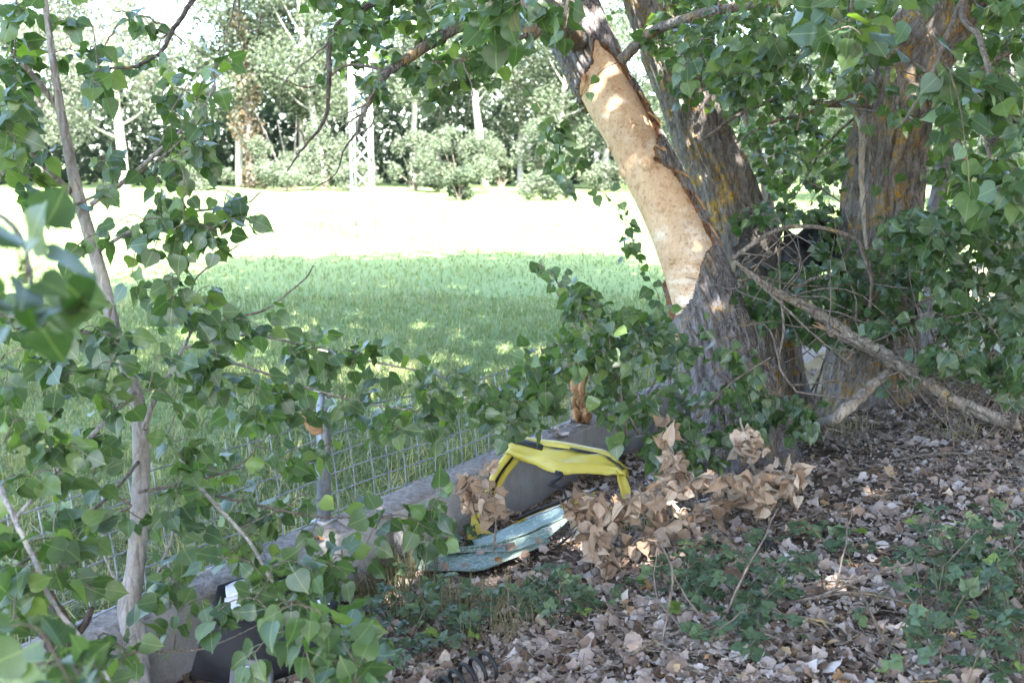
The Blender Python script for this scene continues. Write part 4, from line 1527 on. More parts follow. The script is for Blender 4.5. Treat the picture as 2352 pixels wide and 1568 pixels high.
for pts, d0, d1, r0, r1 in [
    ([(140, 262), (100, 205), (60, 155), (0, 85), (-60, 10)], SD + .2, SD - .1, .013, .008),
    ([(178, 455), (140, 420), (90, 370), (0, 285), (-80, 220)], SD + .15, SD - .2, .013, .007),
    ([(190, 490), (110, 455), (40, 415), (0, 395), (-50, 370)], SD + .15, SD - .1, .009, .005),
    ([(170, 480), (120, 440), (60, 400)], SD + .15, SD, .007, .004),
    ([(208, 470), (300, 405), (400, 315), (455, 265), (490, 200), (495, 160)], SD + .1, SD + .5, .010, .004),
    ([(78, 508), (200, 458), (320, 400), (440, 300), (475, 250)], SD - .05, SD + .2, .006, .003),
    ([(228, 575), (300, 530), (380, 500), (470, 482), (560, 470), (600, 440)], SD + .1, SD + .6, .008, .003),
    ([(268, 770), (180, 760), (90, 740), (0, 720), (-60, 700)], SD, SD - .6, .008, .004),
    ([(330, 985), (350, 930), (370, 885), (395, 850), (420, 800), (440, 760)], SD, SD + .3, .011, .006),
    ([(395, 850), (450, 828), (540, 835), (640, 868), (760, 905), (860, 930), (960, 945)], SD + .15, SD + 1.0, .008, .003),
    ([(420, 800), (530, 772), (620, 775), (770, 812), (880, 835), (1010, 862), (1160, 905)], SD + .2, SD + 1.4, .008, .003),
    ([(440, 760), (520, 735), (600, 715), (640, 690), (700, 640), (720, 610)], SD + .3, SD + .7, .006, .003),
    ([(440, 760), (435, 700), (445, 650), (470, 620), (550, 560)], SD + .3, SD + .5, .005, .003),
    ([(310, 900), (250, 960), (180, 1030), (90, 1128), (0, 1231), (-50, 1290)], SD, SD - .7, .009, .005),
    ([(318, 1060), (260, 1130), (187, 1191), (110, 1250), (40, 1300)], SD, SD - .8, .007, .004),
    ([(240, 1180), (300, 1160), (200, 1110), (130, 1090)], SD - .3, SD - .4, .006, .003),
    ([(318, 1130), (420, 1110), (500, 1090), (560, 1060), (620, 990)], SD, SD + .5, .007, .003),
    ([(295, 1400), (265, 1330), (240, 1270), (235, 1180)], SD, SD + .05, .008, .004),
    ([(325, 1395), (360, 1320), (390, 1250), (400, 1200)], SD, SD + .1, .009, .005),
    ([(0, 1120), (27, 1178), (76, 1277), (120, 1380), (192, 1473), (259, 1576)], SD - .9, SD - 1.3, .008, .005),
    ([(420, 1060), (470, 1132), (570, 1240), (640, 1360), (710, 1450), (790, 1530)], SD - .1, SD - .5, .008, .004),
    ([(545, 1215), (620, 1180), (690, 1150)], SD - .1, SD + .1, .004, .002),
    ([(470, 1132), (700, 1182), (800, 1188), (900, 1190), (1010, 1192), (1030, 1160)], SD + .2, SD + .9, .006, .002),
    ([(220, 1600), (290, 1505), (380, 1495), (460, 1490), (530, 1465), (590, 1435)], SD - .7, SD - .2, .005, .002),
    ([(640, 1360), (700, 1335), (760, 1300), (830, 1280)], SD - .3, SD, .004, .002),
]:
    ws.limb(S(pts, d0, d1), r0, r1, M['bark_smooth'] if r0 > .0075 else M['twig'], ns=8, jit=0.02)
ws.limb(S([(-60, 800), (-140, 560), (-60, 480), (30, 520), (70, 620), (60, 700)], SD - .6, 1.25), .007, .003, M['twig'], ns=6)
ws.limb(S([(-60, 1300), (-160, 1440), (-40, 1500), (100, 1520), (230, 1560)], SD - .7, 1.7), .007, .003, M['twig'], ns=6)
big = lambda x, y: SD - 1.25 * max(0, min(1, (520 - x) / 520.0)) * max(0, min(1, (y - 520) / 900.0)) + 1.2 * max(0, min(1, (x - 420) / 700.0))
SZ = 0.070
STEM = [(55, -30), (150, -30), (190, 240), (235, 440), (280, 570), (310, 720), (195, 720), (155, 570), (110, 440), (80, 240)]
STEM2 = [(275, 890), (372, 890), (372, 1110), (280, 1110)]
STEM3 = [(260, 1220), (365, 1220), (365, 1430), (250, 1430)]
STEMS_ = [STEM, STEM2, STEM3]
ws.grow(targets([(-20, -20), (200, -20), (240, 200), (200, 260), (60, 230), (-20, 200)], 26, 3.3, 4.0, STEMS_), (4, 7), SZ)
ws.grow(targets([(-20, 200), (120, 260), (260, 380), (230, 470), (60, 470), (-20, 420)], 23, 3.4, 4.0, STEMS_), (4, 7), SZ)
ws.grow(targets([(360, 150), (480, 70), (520, 130), (500, 360), (400, 470), (330, 470), (380, 330)], 20, 3.5, 4.2), (4, 7), SZ)
ws.grow(targets([(270, 470), (420, 430), (590, 400), (605, 450), (560, 560), (450, 600), (330, 580)], 22, 3.5, 4.1), (4, 7), SZ)
ws.grow(targets([(160, 470), (260, 480), (270, 620), (150, 610)], 4, 3.4, 3.8), (3, 5), SZ)
ws.grow(targets([(-20, 640), (180, 650), (350, 620), (480, 640), (520, 800), (480, 1000), (200, 1000), (-20, 980)], 54, big, .25, STEMS_), (4, 7), SZ)
ws.grow(targets([(420, 640), (640, 680), (740, 610), (790, 720), (800, 820), (760, 960), (520, 1000), (430, 900)], 34, big, .25), (4, 7), SZ)
ws.grow(targets([(700, 780), (900, 790), (1100, 850), (1210, 880), (1200, 1000), (1060, 1030), (860, 1010), (760, 960)], 46, big, .25), (4, 7), SZ)
ws.grow(targets([(-20, 980), (300, 990), (480, 1000), (500, 1200), (420, 1400), (330, 1590), (-20, 1590)], 66, big, .25, STEMS_), (4, 7), SZ)
ws.grow(targets([(480, 1000), (640, 1010), (780, 1010), (740, 1150), (680, 1400), (560, 1420), (480, 1200)], 30, big, .2), (4, 6), SZ)
ws.grow(targets([(1080, 880), (1240, 890), (1240, 1000), (1100, 1000)], 14, 4.5, 4.9), (4, 6), SZ)
ws.grow(targets([(830, 1130), (1030, 1140), (1040, 1220), (960, 1260), (860, 1240)], 9, 3.7, 4.1), (5, 7), 0.078)
ws.grow(targets([(470, 1270), (760, 1290), (780, 1400), (720, 1500), (480, 1520)], 17, 2.8, 3.3), (4, 6), SZ)
ws.grow(targets([(600, 1180), (760, 1200), (820, 1300), (740, 1370), (620, 1300)], 14, 2.9, 3.4), (4, 6), SZ)
ws.grow(targets([(560, 1360), (800, 1380), (880, 1500), (860, 1590), (620, 1590)], 17, 2.3, 2.8), (4, 6), SZ)
ws.grow(targets([(-10, 430), (60, 470), (130, 600), (60, 720), (-10, 700)], 6, 1.1, 1.5), (3, 4), SZ, tint=.3)
ws.grow(targets([(-10, 1430), (180, 1450), (260, 1590), (-10, 1590)], 11, 1.5, 1.9), (4, 6), SZ)
ws.finish(300)
# old dark stem beside the sapling
p0 = G(225, 1560)
th = Thing('old_stem', 'short dark furrowed broken stem beside the young poplar', 'stump', p0)
ps = [p0 - [0, 0, .05], P(150, 1480, 3.05), P(100, 1390, 3.1), P(75, 1335, 3.12)]
V, F = tube_mb(smooth_path(ps, 30), np.linspace(.055, .036, 30), 18, True, 0.07)
th.part('trunk', V, F, M['twig_dark'])
V, F = tube_mb(smooth_path([ps[1], ps[1] + [.05, .02, .05], ps[1] + [.09, 0, .12]], 6), np.linspace(.016, .009, 6), 8, True, .05)
th.part('branch_stub', V, F, M['twig_dark'])

# ------------------------------------------------------------------ crowns overhead that shade the bank
CROWNS = [
    (t1, path1[-1], [(-0.2, 8.8, 10.5, 3.8, 3.5, 3.2), (1.4, 7.4, 8.2, 3.4, 3.0, 2.2), (-2.3, 8.0, 8.4, 2.3, 2.2, 1.8), (-2.6, 5.0, 9.0, 2.5, 2.4, 1.8)], 14500),
    (t2, path2[-1], [(2.6, 10.5, 10.5, 3.6, 3.0, 3.4)], 5500),
    (t3, path3[-1], [(4.8, 6.6, 9.2, 3.2, 2.9, 3.0)], 6000),
]


def crown_on(th, top, lobes, nq):
    L_ = [(np.array(l[:3]), np.array(l[3:])) for l in lobes]
    m = MB()
    sub = []
    for c, r in L_:
        m.add2(*tube(smooth_path([top, (top + c) / 2 + [0, 0, .4], c], 10), np.linspace(.11, .04, 10), 8, False))
        for _ in range(14):
            d = unit(RNG.normal(0, 1, 3))
            e = c + d * r * random.uniform(.55, .95)
            m.add2(*tube(smooth_path([c, (c + e) / 2 + [0, 0, .2], e], 7), np.linspace(.035, .008, 7), 5, False))
            sub.append((e, r * random.uniform(.25, .45)))
    V, F = m.get()
    br = th.part('upper_limbs', V, F, M['bark'])
    V, F, lc = quads_cloud(lobe_points(sub + L_, nq, 0.1), 0.24, np.array([0, 0, .7]), 0.35, .15)
    th.part('upper_foliage', V, F, M['leaf_far'], parent=br, kind='stuff', lc=lc, smooth=False)


for th, top, lobes, nq in CROWNS:
    crown_on(th, top, lobes, nq)
ROAD = [
    ((3.2, -4.5), 9.5, [(2.4, -2.2, 8.2, 4.0, 3.6, 2.4), (4.8, -4.5, 9.6, 3.2, 3.2, 2.4), (-0.6, -4.4, 8.8, 3.2, 3.0, 2.2), (0.1, -0.8, 9.0, 3.0, 2.8, 2.0), (3.0, 2.2, 8.8, 3.2, 2.8, 1.9), (0.4, -3.0, 8.0, 2.2, 2.0, 1.6)], 'tall roadside poplar spreading over the bank from the road edge'),
    ((-4.2, -3.0), 9.0, [(-4.0, -1.6, 8.4, 3.2, 3.2, 2.4), (-6.6, -3.0, 8.2, 2.6, 2.6, 2.2), (-2.0, 1.9, 9.2, 3.0, 2.8, 1.8)], 'roadside poplar whose crown shades the wall and the young poplar'),
    ((4.6, -5.0), 6.5, [(4.3, -4.2, 4.2, 2.6, 2.0, 2.9), (7.2, -2.2, 4.4, 2.4, 2.4, 3.0)], 'unseen low branched poplar added at the road edge to block sky light'),  # out of view, put in to keep sky light off the right side
    ((6.3, 4.6), 8.0, [(6.0, 4.8, 5.0, 2.0, 2.4, 2.6), (7.6, 7.4, 5.5, 2.4, 2.4, 2.8), (5.6, 2.2, 6.4, 2.0, 2.0, 2.2)], 'unseen bushy poplar beside the thicket, added to block light from the right'),  # out of view, put in to darken the thicket from the right
    ((7.4, 0.8), 9.5, [(6.4, 0.4, 8.6, 3.4, 3.2, 2.6), (8.6, 2.4, 9.4, 2.8, 2.8, 2.2)], 'roadside poplar shading the brambles from beside the road'),
]
for (bx, by), hh, lobes, label in ROAD:
    b = np.array([bx, by, float(bank_z(bx, by)) if sdist(bx, by) > -.1 else float(field_z(bx, by))])
    th = Thing('poplar_tree', label, 'tree', b)
    tp_ = smooth_path([b - [0, 0, .1], b + [.1, .1, hh * .4], b + [0, .2, hh * .8]], 24)
    V, F = tube_mb(tp_, np.linspace(.30, .13, 24), 14, True, .04)
    th.part('trunk', V, F, M['bark'])
    crown_on(th, tp_[-1], lobes, 3800 * len(lobes))

# ------------------------------------------------------------------ fallen branches at the foot of the lichened trunks
def fallen(name, label, pts, r0, r1, mat='deadwood', twigs=0, tl=0.35, splinter=False, ns=12):
    ps = [np.asarray(p, float) for p in pts]
    th = Thing(name, label, 'branch', ps[0])
    path = smooth_path(ps, 8 * len(ps))
    V, F = tube_mb(path + RNG.normal(0, r0 * .08, path.shape), np.linspace(r0, r1, len(path)), ns, True, .05)
    th.part('limb', V, F, M[mat])
    m = MB()
    for _ in range(twigs):
        a_ = path[random.randrange(2, len(path))]
        b_ = a_ + RNG.normal(0, tl * .45, 3) + [.08, 0, .02]
        b_[2] = max(b_[2], float(ground_z(b_[0], b_[1])) + .01)
        e_ = b_ + (b_ - a_) * .5 + RNG.normal(0, tl * .38, 3)
        e_[2] = max(e_[2], float(ground_z(e_[0], e_[1])) + .01)
        q = smooth_path([a_, b_, e_], 8)
        q[1:] += np.cumsum(RNG.normal(0, tl * .022, (7, 3)), axis=0)
        m.add2(*tube(q, np.linspace(.006, .002, 8), 4, False))
    if twigs:
        V, F = m.get()
        th.part('twigs', V, F, M['twig'], kind='stuff')
    if splinter:
        d = unit(path[0] - path[1])
        for k in range(6):
            an = k * 1.05
            n_ = unit(np.cross(d, [math.cos(an), math.sin(an), .3]))
            a_ = path[0] + n_ * r0 * .55
            V, F = tube_mb([a_ - d * .04, a_ + d * random.uniform(.01, .05), a_ + d * random.uniform(.05, .11) + n_ * .008], [r0 * .42, r0 * .28, .002], 5, True, .1)
            th.part('splinter', V, F, M['innerbark'])
    return th


Pd = lambda l, d0, d1: [P(x, y, d0 + (d1 - d0) * i / (len(l) - 1)) for i, (x, y) in enumerate(l)]
fallen('fallen_branch', 'long pale fallen branch slanting across the tangle down to the leaf litter', Pd([(1905, 752), (1960, 780), (2015, 806), (2060, 834), (2127, 873), (2180, 915), (2232, 939), (2292, 963), (2340, 975)], 5.9, 5.55), .042, .036, 'deadwood', 55, .62, True)
fallen('fallen_branch', 'pale barkless branch with a sawn looking end propped on the long branch', [G(1838, 1012) + [0, 0, .03], P(1921, 960, 5.35), P(1998, 890, 5.6), P(2042, 855, 5.75)], .036, .024, 'deadwood', 5, .3)
fallen('broken_branch', 'broken limb fanning into thin twigs beside the stripped poplar', Pd([(1945, 765), (1866, 712), (1795, 677), (1725, 631), (1690, 600)], 5.9, 5.75), .036, .010, 'deadwood', 22, .35, True)
fallen('bent_stick', 'bare stick bowed in an arch from the stripped poplar to the tangle', Pd([(1683, 594), (1739, 553), (1793, 526), (1829, 520), (1900, 526), (1964, 549), (1983, 582), (1994, 619), (2002, 660), (1990, 760)], 5.8, 6.0), .014, .010, 'twig', 6, .35)
fallen('bare_stick', 'thin pale stick rising to the lichened trunk under the arched stick', Pd([(1821, 665), (1856, 645), (1911, 629), (1982, 602), (2060, 560)], 6.0, 6.3), .012, .007, 'deadwood', 3, .3)
fallen('bare_stick', 'thin bare stick sloping down before the dark leaf litter', Pd([(1690, 600), (1802, 705), (1864, 764), (1950, 834)], 5.5, 5.4), .008, .004, 'twig', 3, .3)
fallen('bare_stick', 'grey stick hanging straight down among the shoots', Pd([(1795, 690), (1800, 760), (1790, 840), (1830, 900)], 5.6, 5.4), .008, .005, 'twig', 3, .25)
fallen('bare_stick', 'upright pale stick standing in the litter before the thicket', [G(2315, 1010), P(2340, 930, 5.2), P(2352, 880, 5.2), P(2370, 800, 5.2)], .014, .009, 'deadwood', 3, .3)
fallen('fallen_branch', 'dark half rotten log end lying in the sunny litter', [G(2352, 985) + [0, 0, .03], G(2310, 985) + [0, 0, .05], G(2270, 1000) + [0, 0, .03]], .045, .030, 'twig_dark', 6, .3, True)
fallen('fallen_branch', 'short thick brown stick under the withered leaves', [G(1320, 1330) + [0, 0, .03], G(1400, 1290) + [0, 0, .035], G(1470, 1262) + [0, 0, .03]], .022, .026, 'twig', 3, .2)
for k, (x, y, w_, ang_, lab) in enumerate([
        (2080, 1000, .5, .3, 'thin dead twig lying below the propped branch'), (2180, 1060, .7, -.4, 'forked dead twig on litter below the long branch'), (2020, 940, .6, .9, 'dead twig caught under the propped branch'),
        (1960, 1390, .45, -.2, 'dry twig on the litter between the bramble patches'), (1560, 1480, .6, .35, 'pale slanting twig on the litter in the foreground'), (1850, 1450, .5, -.5, 'thin straight twig lying among grey leaves'),
        (2250, 930, .7, .2, 'dead twig beside the end of the long branch'), (2100, 930, .8, -.1, 'tangled grey twig beneath the long branch'), (1780, 1230, .5, .1, 'dry twig by the withered leaf branch')]):
    g0 = G(x, y) + [0, 0, .02]
    d = np.array([math.cos(ang_), math.sin(ang_), 0]) * w_ / 2
    a_, b_ = g0 - d, g0 + d
    a_[2] = float(bank_z(a_[0], a_[1])) + .015
    b_[2] = float(bank_z(b_[0], b_[1])) + .02
    fallen('dead_twig', lab, [a_, g0 + [0, 0, .03], b_], .008, .004, 'twig', 7, .22, ns=6)

# ------------------------------------------------------------------ wreckage
# yellow frame of a car hatch leaning on the wall
E = lambda x, y, d: P(x, y, d)
yb_ = G(1095, 1240)
yf = Thing('car_hatch_frame', 'crumpled yellow car hatch frame propped against the concrete wall', 'car part', yb_)
beamA = [E(1168, 1012, 5.62), E(1240, 1024, 5.56), E(1310, 1033, 5.46), E(1375, 1047, 5.36), E(1410, 1062, 5.28), E(1432, 1082, 5.2)]
beamB = [E(1160, 1042, 5.60), E(1220, 1064, 5.50), E(1276, 1085, 5.36), E(1340, 1085, 5.30), E(1395, 1084, 5.24), E(1434, 1092, 5.18)]
V, F = loft(beamA, beamB, 26, 7, -0.006, 0.026, .006, 3, lambda u, v: .018 * np.exp(-((u - .42) / .05) ** 2) * np.sin(v * 3.1) - .02 * np.exp(-((v - .8 + .3 * u) / .12) ** 2))
yf.part('top_beam', V, F, M['yellow'], smooth=False)
up = np.array([0, .10, .03])
V, F = loft([p + [0, .004, .004] for p in beamA], [p + up * .7 for p in beamA], 40, 4, .01, .008, .005, 5)
yf.part('flange', V, F, M['yellow'])
V, F = loft([E(1175, 1013, 5.60), E(1210, 1022, 5.55), E(1245, 1033, 5.52)], [E(1180, 1009, 5.66), E(1215, 1014, 5.62), E(1250, 1026, 5.6)], 14, 5, .012, .006, .012, 6)
yf.part('rubber_seal', V, F, M['rubber'])
V, F = tube_mb(smooth_path([p + [0, -.004, .010] for p in beamA[2:]], 20), .007, 6)
yf.part('rubber_seal', V, F, M['rubber'])
pilA = [E(1160, 1040, 5.58), E(1128, 1090, 5.50), E(1106, 1148, 5.42), E(1088, 1196, 5.36), E(1075, 1230, 5.33)]
pilB = [E(1176, 1048, 5.57), E(1142, 1094, 5.48), E(1119, 1152, 5.40), E(1099, 1198, 5.34), E(1083, 1236, 5.31)]
V, F = loft(pilA, pilB, 30, 5, .006, .004, .006, 7)
pil = yf.part('pillar', V, F, M['yellow'])
pilC = [E(1180, 1050, 5.60), E(1147, 1096, 5.52), E(1124, 1154, 5.44), E(1104, 1200, 5.38), E(1100, 1226, 5.36)]
V, F = loft(pilB, pilC, 30, 4, -.012, .006, .005, 8)
yf.part('rubber_seal', V, F, M['rubber'])
pilD = [E(1196, 1056, 5.60), E(1160, 1102, 5.52), E(1136, 1158, 5.43), E(1112, 1206, 5.37), E(1108, 1228, 5.35)]
V, F = loft(pilC, pilD, 30, 5, .008, .004, .006, 9)
yf.part('pillar', V, F, M['yellow'])
V, F = loft([E(1085, 1168, 5.36), E(1100, 1200, 5.32), E(1130, 1222, 5.26), E(1150, 1226, 5.22)], [E(1074, 1232, 5.28), E(1084, 1242, 5.25), E(1104, 1236, 5.22), E(1146, 1230, 5.20)], 18, 9, .02, .006, .005, 10)
yf.part('corner_plate', V, F, M['yellow'])
V, F = tube_mb(smooth_path([E(1098, 1190, 5.30), E(1110, 1205, 5.27), E(1140, 1224, 5.22), E(1152, 1226, 5.2)], 14), .007, 6, True, .2)
yf.part('rubber_seal', V, F, M['rubber'])
curl = [E(1428, 1074, 5.2), E(1440, 1100, 5.14), E(1446, 1126, 5.1), E(1440, 1150, 5.06)]
curlB = [E(1412, 1072, 5.22), E(1420, 1102, 5.18), E(1424, 1130, 5.14), E(1430, 1150, 5.1)]
V, F = loft(curl, curlB, 20, 7, .03, .014, .005, 11)
yf.part('torn_corner', V, F, M['yellow'], smooth=False)
V, F = loft([E(1404, 1052, 5.26), E(1422, 1058, 5.2), E(1438, 1082, 5.14)], [E(1412, 1078, 5.22), E(1424, 1084, 5.18), E(1436, 1092, 5.12)], 12, 6, .035, .01, .005, 12)
yf.part('torn_corner', V, F, M['yellow'], smooth=False)
sillA = [E(1140, 1224, 5.2), E(1190, 1196, 5.26), E(1235, 1176, 5.32), E(1300, 1152, 5.36), E(1366, 1128, 5.4)]
sillB = [E(1146, 1236, 5.18), E(1200, 1208, 5.24), E(1245, 1190, 5.30), E(1306, 1168, 5.34), E(1368, 1140, 5.38)]
V, F = loft(sillA, sillB, 34, 6, .012, .008, .006, 13)
yf.part('lower_beam', V, F, M['yellow'])
V, F = tube_mb(smooth_path([p + [0, -.008, .016] for p in sillA[1:]], 24), .009, 6)
yf.part('rubber_seal', V, F, M['rubber'])
V, F = tube_mb(smooth_path([E(1210, 1190, 5.25), E(1290, 1158, 5.3), E(1368, 1121, 5.36)], 16), .005, 6)
yf.part('trim_rod', V, F, M['galv'])
# bent wiper arm hanging from the beam
V, F = tube_mb(smooth_path([E(1276, 1084, 5.34), E(1290, 1090, 5.32), E(1272, 1104, 5.32), E(1262, 1112, 5.32), E(1280, 1118, 5.31), E(1296, 1130, 5.3), E(1304, 1160, 5.28), E(1308, 1185, 5.2), E(1322, 1204, 5.12)], 40), np.concatenate([np.full(14, .012), np.linspace(.011, .004, 26)]), 7, True, .06)
yf.part('wiper_arm', V, F, M['black'])

# windscreen, folded and crazed, on the litter
wb = G(1120, 1290)
gs = Thing('windscreen', 'crazed teal windscreen glass folded flat on the litter under the yellow frame', 'car part', wb)
cre = [E(1120, 1212 + 40, 5.0), E(1180, 1238, 5.02), E(1250, 1210, 5.05), E(1318, 1178, 5.08)]
cre = [E(1098, 1254, 5.02), E(1180, 1236, 5.02), E(1250, 1208, 5.06), E(1318, 1176, 5.1)]
far_ = [E(1085, 1242, 5.16), E(1160, 1214, 5.2), E(1235, 1184, 5.24), E(1285, 1164, 5.28)]
V, F = loft(cre, far_, 30, 12, -.012, .010, .006, 21)
gs.part('glass_pane', V, F, M['glass'], smooth=False)
lowA = [E(1096, 1256, 5.02), E(1180, 1238, 5.02), E(1250, 1210, 5.05), E(1318, 1179, 5.08)]
lowB = [G(962, 1306) + [0, 0, .07], G(1080, 1306) + [0, 0, .09], G(1190, 1300) + [0, 0, .09], G(1262, 1272) + [0, 0, .09]]
V, F = loft(lowA, lowB, 34, 14, .018, .012, .006, 22)
gs.part('glass_pane', V, F, M['glass'], smooth=False)
lowC = [G(955, 1318) + [0, 0, .03], G(1030, 1326) + [0, 0, .035], G(1110, 1322) + [0, 0, .035], G(1262, 1276) + [0, 0, .07]]
lowD = [G(962, 1308) + [0, 0, .066], G(1040, 1308) + [0, 0, .084], G(1110, 1306) + [0, 0, .086], G(1262, 1273) + [0, 0, .086]]
V, F = loft(lowD, lowC, 26, 5, .012, .01, .006, 23)
gs.part('glass_flap', V, F, M['glass'], smooth=False)
V, F = tube_mb(smooth_path([E(1336, 1196, 5.04), E(1312, 1226, 4.98), E(1290, 1246, 4.93), E(1276, 1256, 4.9)], 16), .007, 6)
gs.part('rubber_seal', V, F, M['rubber'])
V, F = loft([G(1026, 1300) + [0, 0, .06], G(1040, 1296) + [0, 0, .06], G(1056, 1298) + [0, 0, .06]], [G(1024, 1310) + [0, 0, .03], G(1040, 1312) + [0, 0, .03], G(1056, 1310) + [0, 0, .03]], 8, 5, .02, .006, .01, 24)
gs.part('mirror_mount', V, F, M['black'])

# black bumper shell against the wall, with its white foam and a lamp housing
bb = G(620, 1500)
bp = Thing('car_bumper', 'black plastic car bumper shell lying against the foot of the wall', 'car part', bb)
topA = [E(500, 1345, 3.95), E(560, 1325, 4.05), E(640, 1300, 4.15), E(720, 1300, 4.2), E(778, 1385, 4.05)]
topB = [E(476, 1420, 3.75), E(560, 1430, 3.75), E(660, 1410, 3.85), E(720, 1400, 3.9), E(760, 1424, 3.85)]
V, F = loft(topA, topB, 30, 8, .03, .01, .012, 31)
bp.part('shell', V, F, M['black'])
botB = [G(470, 1560) + [0, 0, .01], G(560, 1580) + [0, 0, .01], G(660, 1560) + [0, 0, .01], G(730, 1520) + [0, 0, .01], G(765, 1470) + [0, 0, .01]]
V, F = loft(topB, botB, 30, 12, -.10, .012, .012, 32)
bp.part('shell_face', V, F, M['black'])
V, F = tube_mb(smooth_path([E(690, 1348, 4.0), E(730, 1345, 4.02), E(760, 1362, 4.0)], 10), .006, 5)
bp.part('cable', V, F, M['rubber'])
V, F = loft([E(728, 1378, 3.95), E(752, 1374, 3.95)], [E(734, 1392, 3.9), E(758, 1386, 3.9)], 5, 4, 0, .002, .002, 33)
bp.part('white_sticker', V, F, M['paper'])
fm = Thing('foam_panel', 'torn white foam panel lying on the black bumper shell', 'car part', E(560, 1400, 3.9))
V, F = loft([E(518, 1348, 3.93), E(545, 1336, 3.97), E(566, 1334, 4.0)], [E(520, 1372, 3.88), E(545, 1362, 3.9), E(568, 1354, 3.94)], 10, 6, .006, .006, .02, 34)
fm.part('foam_edge', V, F, M['foam'])
V, F = loft([E(516, 1374, 3.88), E(560, 1360, 3.92), E(650, 1334, 4.02)], [E(512, 1418, 3.78), E(570, 1404, 3.8), E(640, 1376, 3.9)], 22, 10, .015, .010, .012, 35)
fm.part('foam_sheet', V, F, M['foam'])
V, F = loft([E(620, 1340, 3.98), E(645, 1336, 4.0), E(668, 1330, 4.02)], [E(625, 1352, 3.9), E(648, 1350, 3.92), E(664, 1344, 3.95)], 10, 5, .01, .012, .008, 36)
fm.part('foam_scrap', V, F, M['foam'])
lh = G(600, 1566)
lp = Thing('car_lamp_housing', 'dark grey plastic car part with a red spot lying before the bumper', 'car part', lh)
fr = unit(np.array([.05, -.62, .78]))
rx = unit(np.cross([0, 0, 1], fr) * -1)
rx = np.array([1.0, .12, 0]) / np.linalg.norm([1.0, .12, 0])
uy = np.cross(fr, rx)
c_ = E(574, 1572, 3.3)


def rrect(c, w, h, rr, z, n=6):
    out = []
    for (sx_, sy_, a0) in ((1, 1, 0), (-1, 1, 90), (-1, -1, 180), (1, -1, 270)):
        for k in range(n):
            a_ = math.radians(a0 + 90 * k / (n - 1))
            out.append(c + rx * (sx_ * (w - rr) + rr * math.cos(a_)) + uy * (sy_ * (h - rr) + rr * math.sin(a_)) + fr * z)
    return out


def prism(loops, cap=True):
    k = len(loops[0])
    V = np.array([p for l in loops for p in l])
    F4 = [(i * k + j, i * k + (j + 1) % k, (i + 1) * k + (j + 1) % k, (i + 1) * k + j) for i in range(len(loops) - 1) for j in range(k)]
    Fs = [np.array(F4)]
    Fs.append(np.array([[(len(loops) - 1) * k + j for j in range(k)], [j for j in range(k)][::-1]]))
    return V, Fs


V, F = prism([rrect(c_, .066, .085, .03, -.06), rrect(c_, .068, .087, .03, .0), rrect(c_, .062, .081, .026, .012), rrect(c_, .056, .075, .022, .008)])
hs = lp.part('housing', V, F, M['greyplastic'])
V, F = box(c_ + rx * -.006 + uy * .03 + fr * .010, rx * .017, uy * .030, fr * .004)
lp.part('pale_insert', V, [F], M['foam'], parent=hs, smooth=False)
V, F = box(c_ + rx * -.035 + uy * .022 + fr * .010, rx * .011, uy * .018, fr * .005)
blk = lp.part('black_insert', V, [F], M['black'], parent=hs, smooth=False)
V, F = box(c_ + rx * -.018 + uy * .004 + fr * .016, rx * .010, uy * .008, fr * .004)
lp.part('red_lens', V, [F], M['red'], parent=hs, smooth=False)
for q in (0, 1, 2):
    V, F = box(c_ + rx * -.035 + uy * (.030 - .006 * q) + fr * .0158, rx * (.004 - .001 * (q % 2)), uy * .0012, fr * .0006)
    lp.part('white_mark', V, [F], M['paper'], parent=hs, smooth=False)
V, F = box(c_ + rx * .034 + uy * .045 + fr * .010, rx * .004, uy * .010, fr * .002)
lp.part('grey_slot', V, [F], M['galv'], parent=hs, smooth=False)

# suspension spring
cb = G(1050, 1566)
tt = np.linspace(0, 1, 190)
axd = unit(np.array([.62, .60, .10]))
c0 = G(1022, 1606) + [0, 0, .02]
s1_ = unit(np.cross(axd, [0, 0, 1]))
s2_ = np.cross(s1_, axd)
pth = c0[None] + axd[None] * (tt * .22)[:, None] + .055 * (np.cos(tt * 2 * np.pi * 4.6)[:, None] * s1_ + np.sin(tt * 2 * np.pi * 4.6)[:, None] * s2_)
V, F = tube_mb(pth, .0075, 8)
single('coil_spring', 'black steel coil spring half sunk in the leaf litter', 'car part', cb, V, F, M['rubber'])

# felt and plastic trim wedged between the trunks
fb = G(1800, 900)
ft = Thing('car_trim_panel', 'dark grey felt car trim panel wedged beside the trunks above the shoots', 'car part', P(1760, 640, 7.3))
V, F = loft([E(1696, 552, 7.25), E(1718, 518, 7.3), E(1760, 512, 7.35), E(1798, 528, 7.4)], [E(1686, 640, 7.1), E(1730, 610, 7.1), E(1770, 640, 7.1), E(1796, 650, 7.15)], 24, 14, .08, .05, .02, 41)
ft.part('felt_sheet', V, F, M['felt'])
V, F = loft([E(1684, 570, 7.15), E(1702, 556, 7.2), E(1722, 548, 7.2)], [E(1690, 592, 7.05), E(1706, 588, 7.05), E(1722, 600, 7.05)], 12, 8, .04, .03, .02, 42)
ft.part('folded_flap', V, F, M['felt'])
bt = Thing('torn_car_trim', 'torn black car panel stuck upright between the lichened trunks', 'car part', P(1860, 700, 7.4))
V, F = loft([E(1800, 536, 7.5), E(1850, 516, 7.5), E(1890, 496, 7.5), E(1956, 520, 7.5)], [E(1790, 640, 7.3), E(1850, 640, 7.3), E(1890, 628, 7.3), E(1950, 610, 7.35)], 30, 18, .06, .14, .012, 43)
bt.part('panel_sheet', V, F, M['black'])
g0 = G(1830, 882)
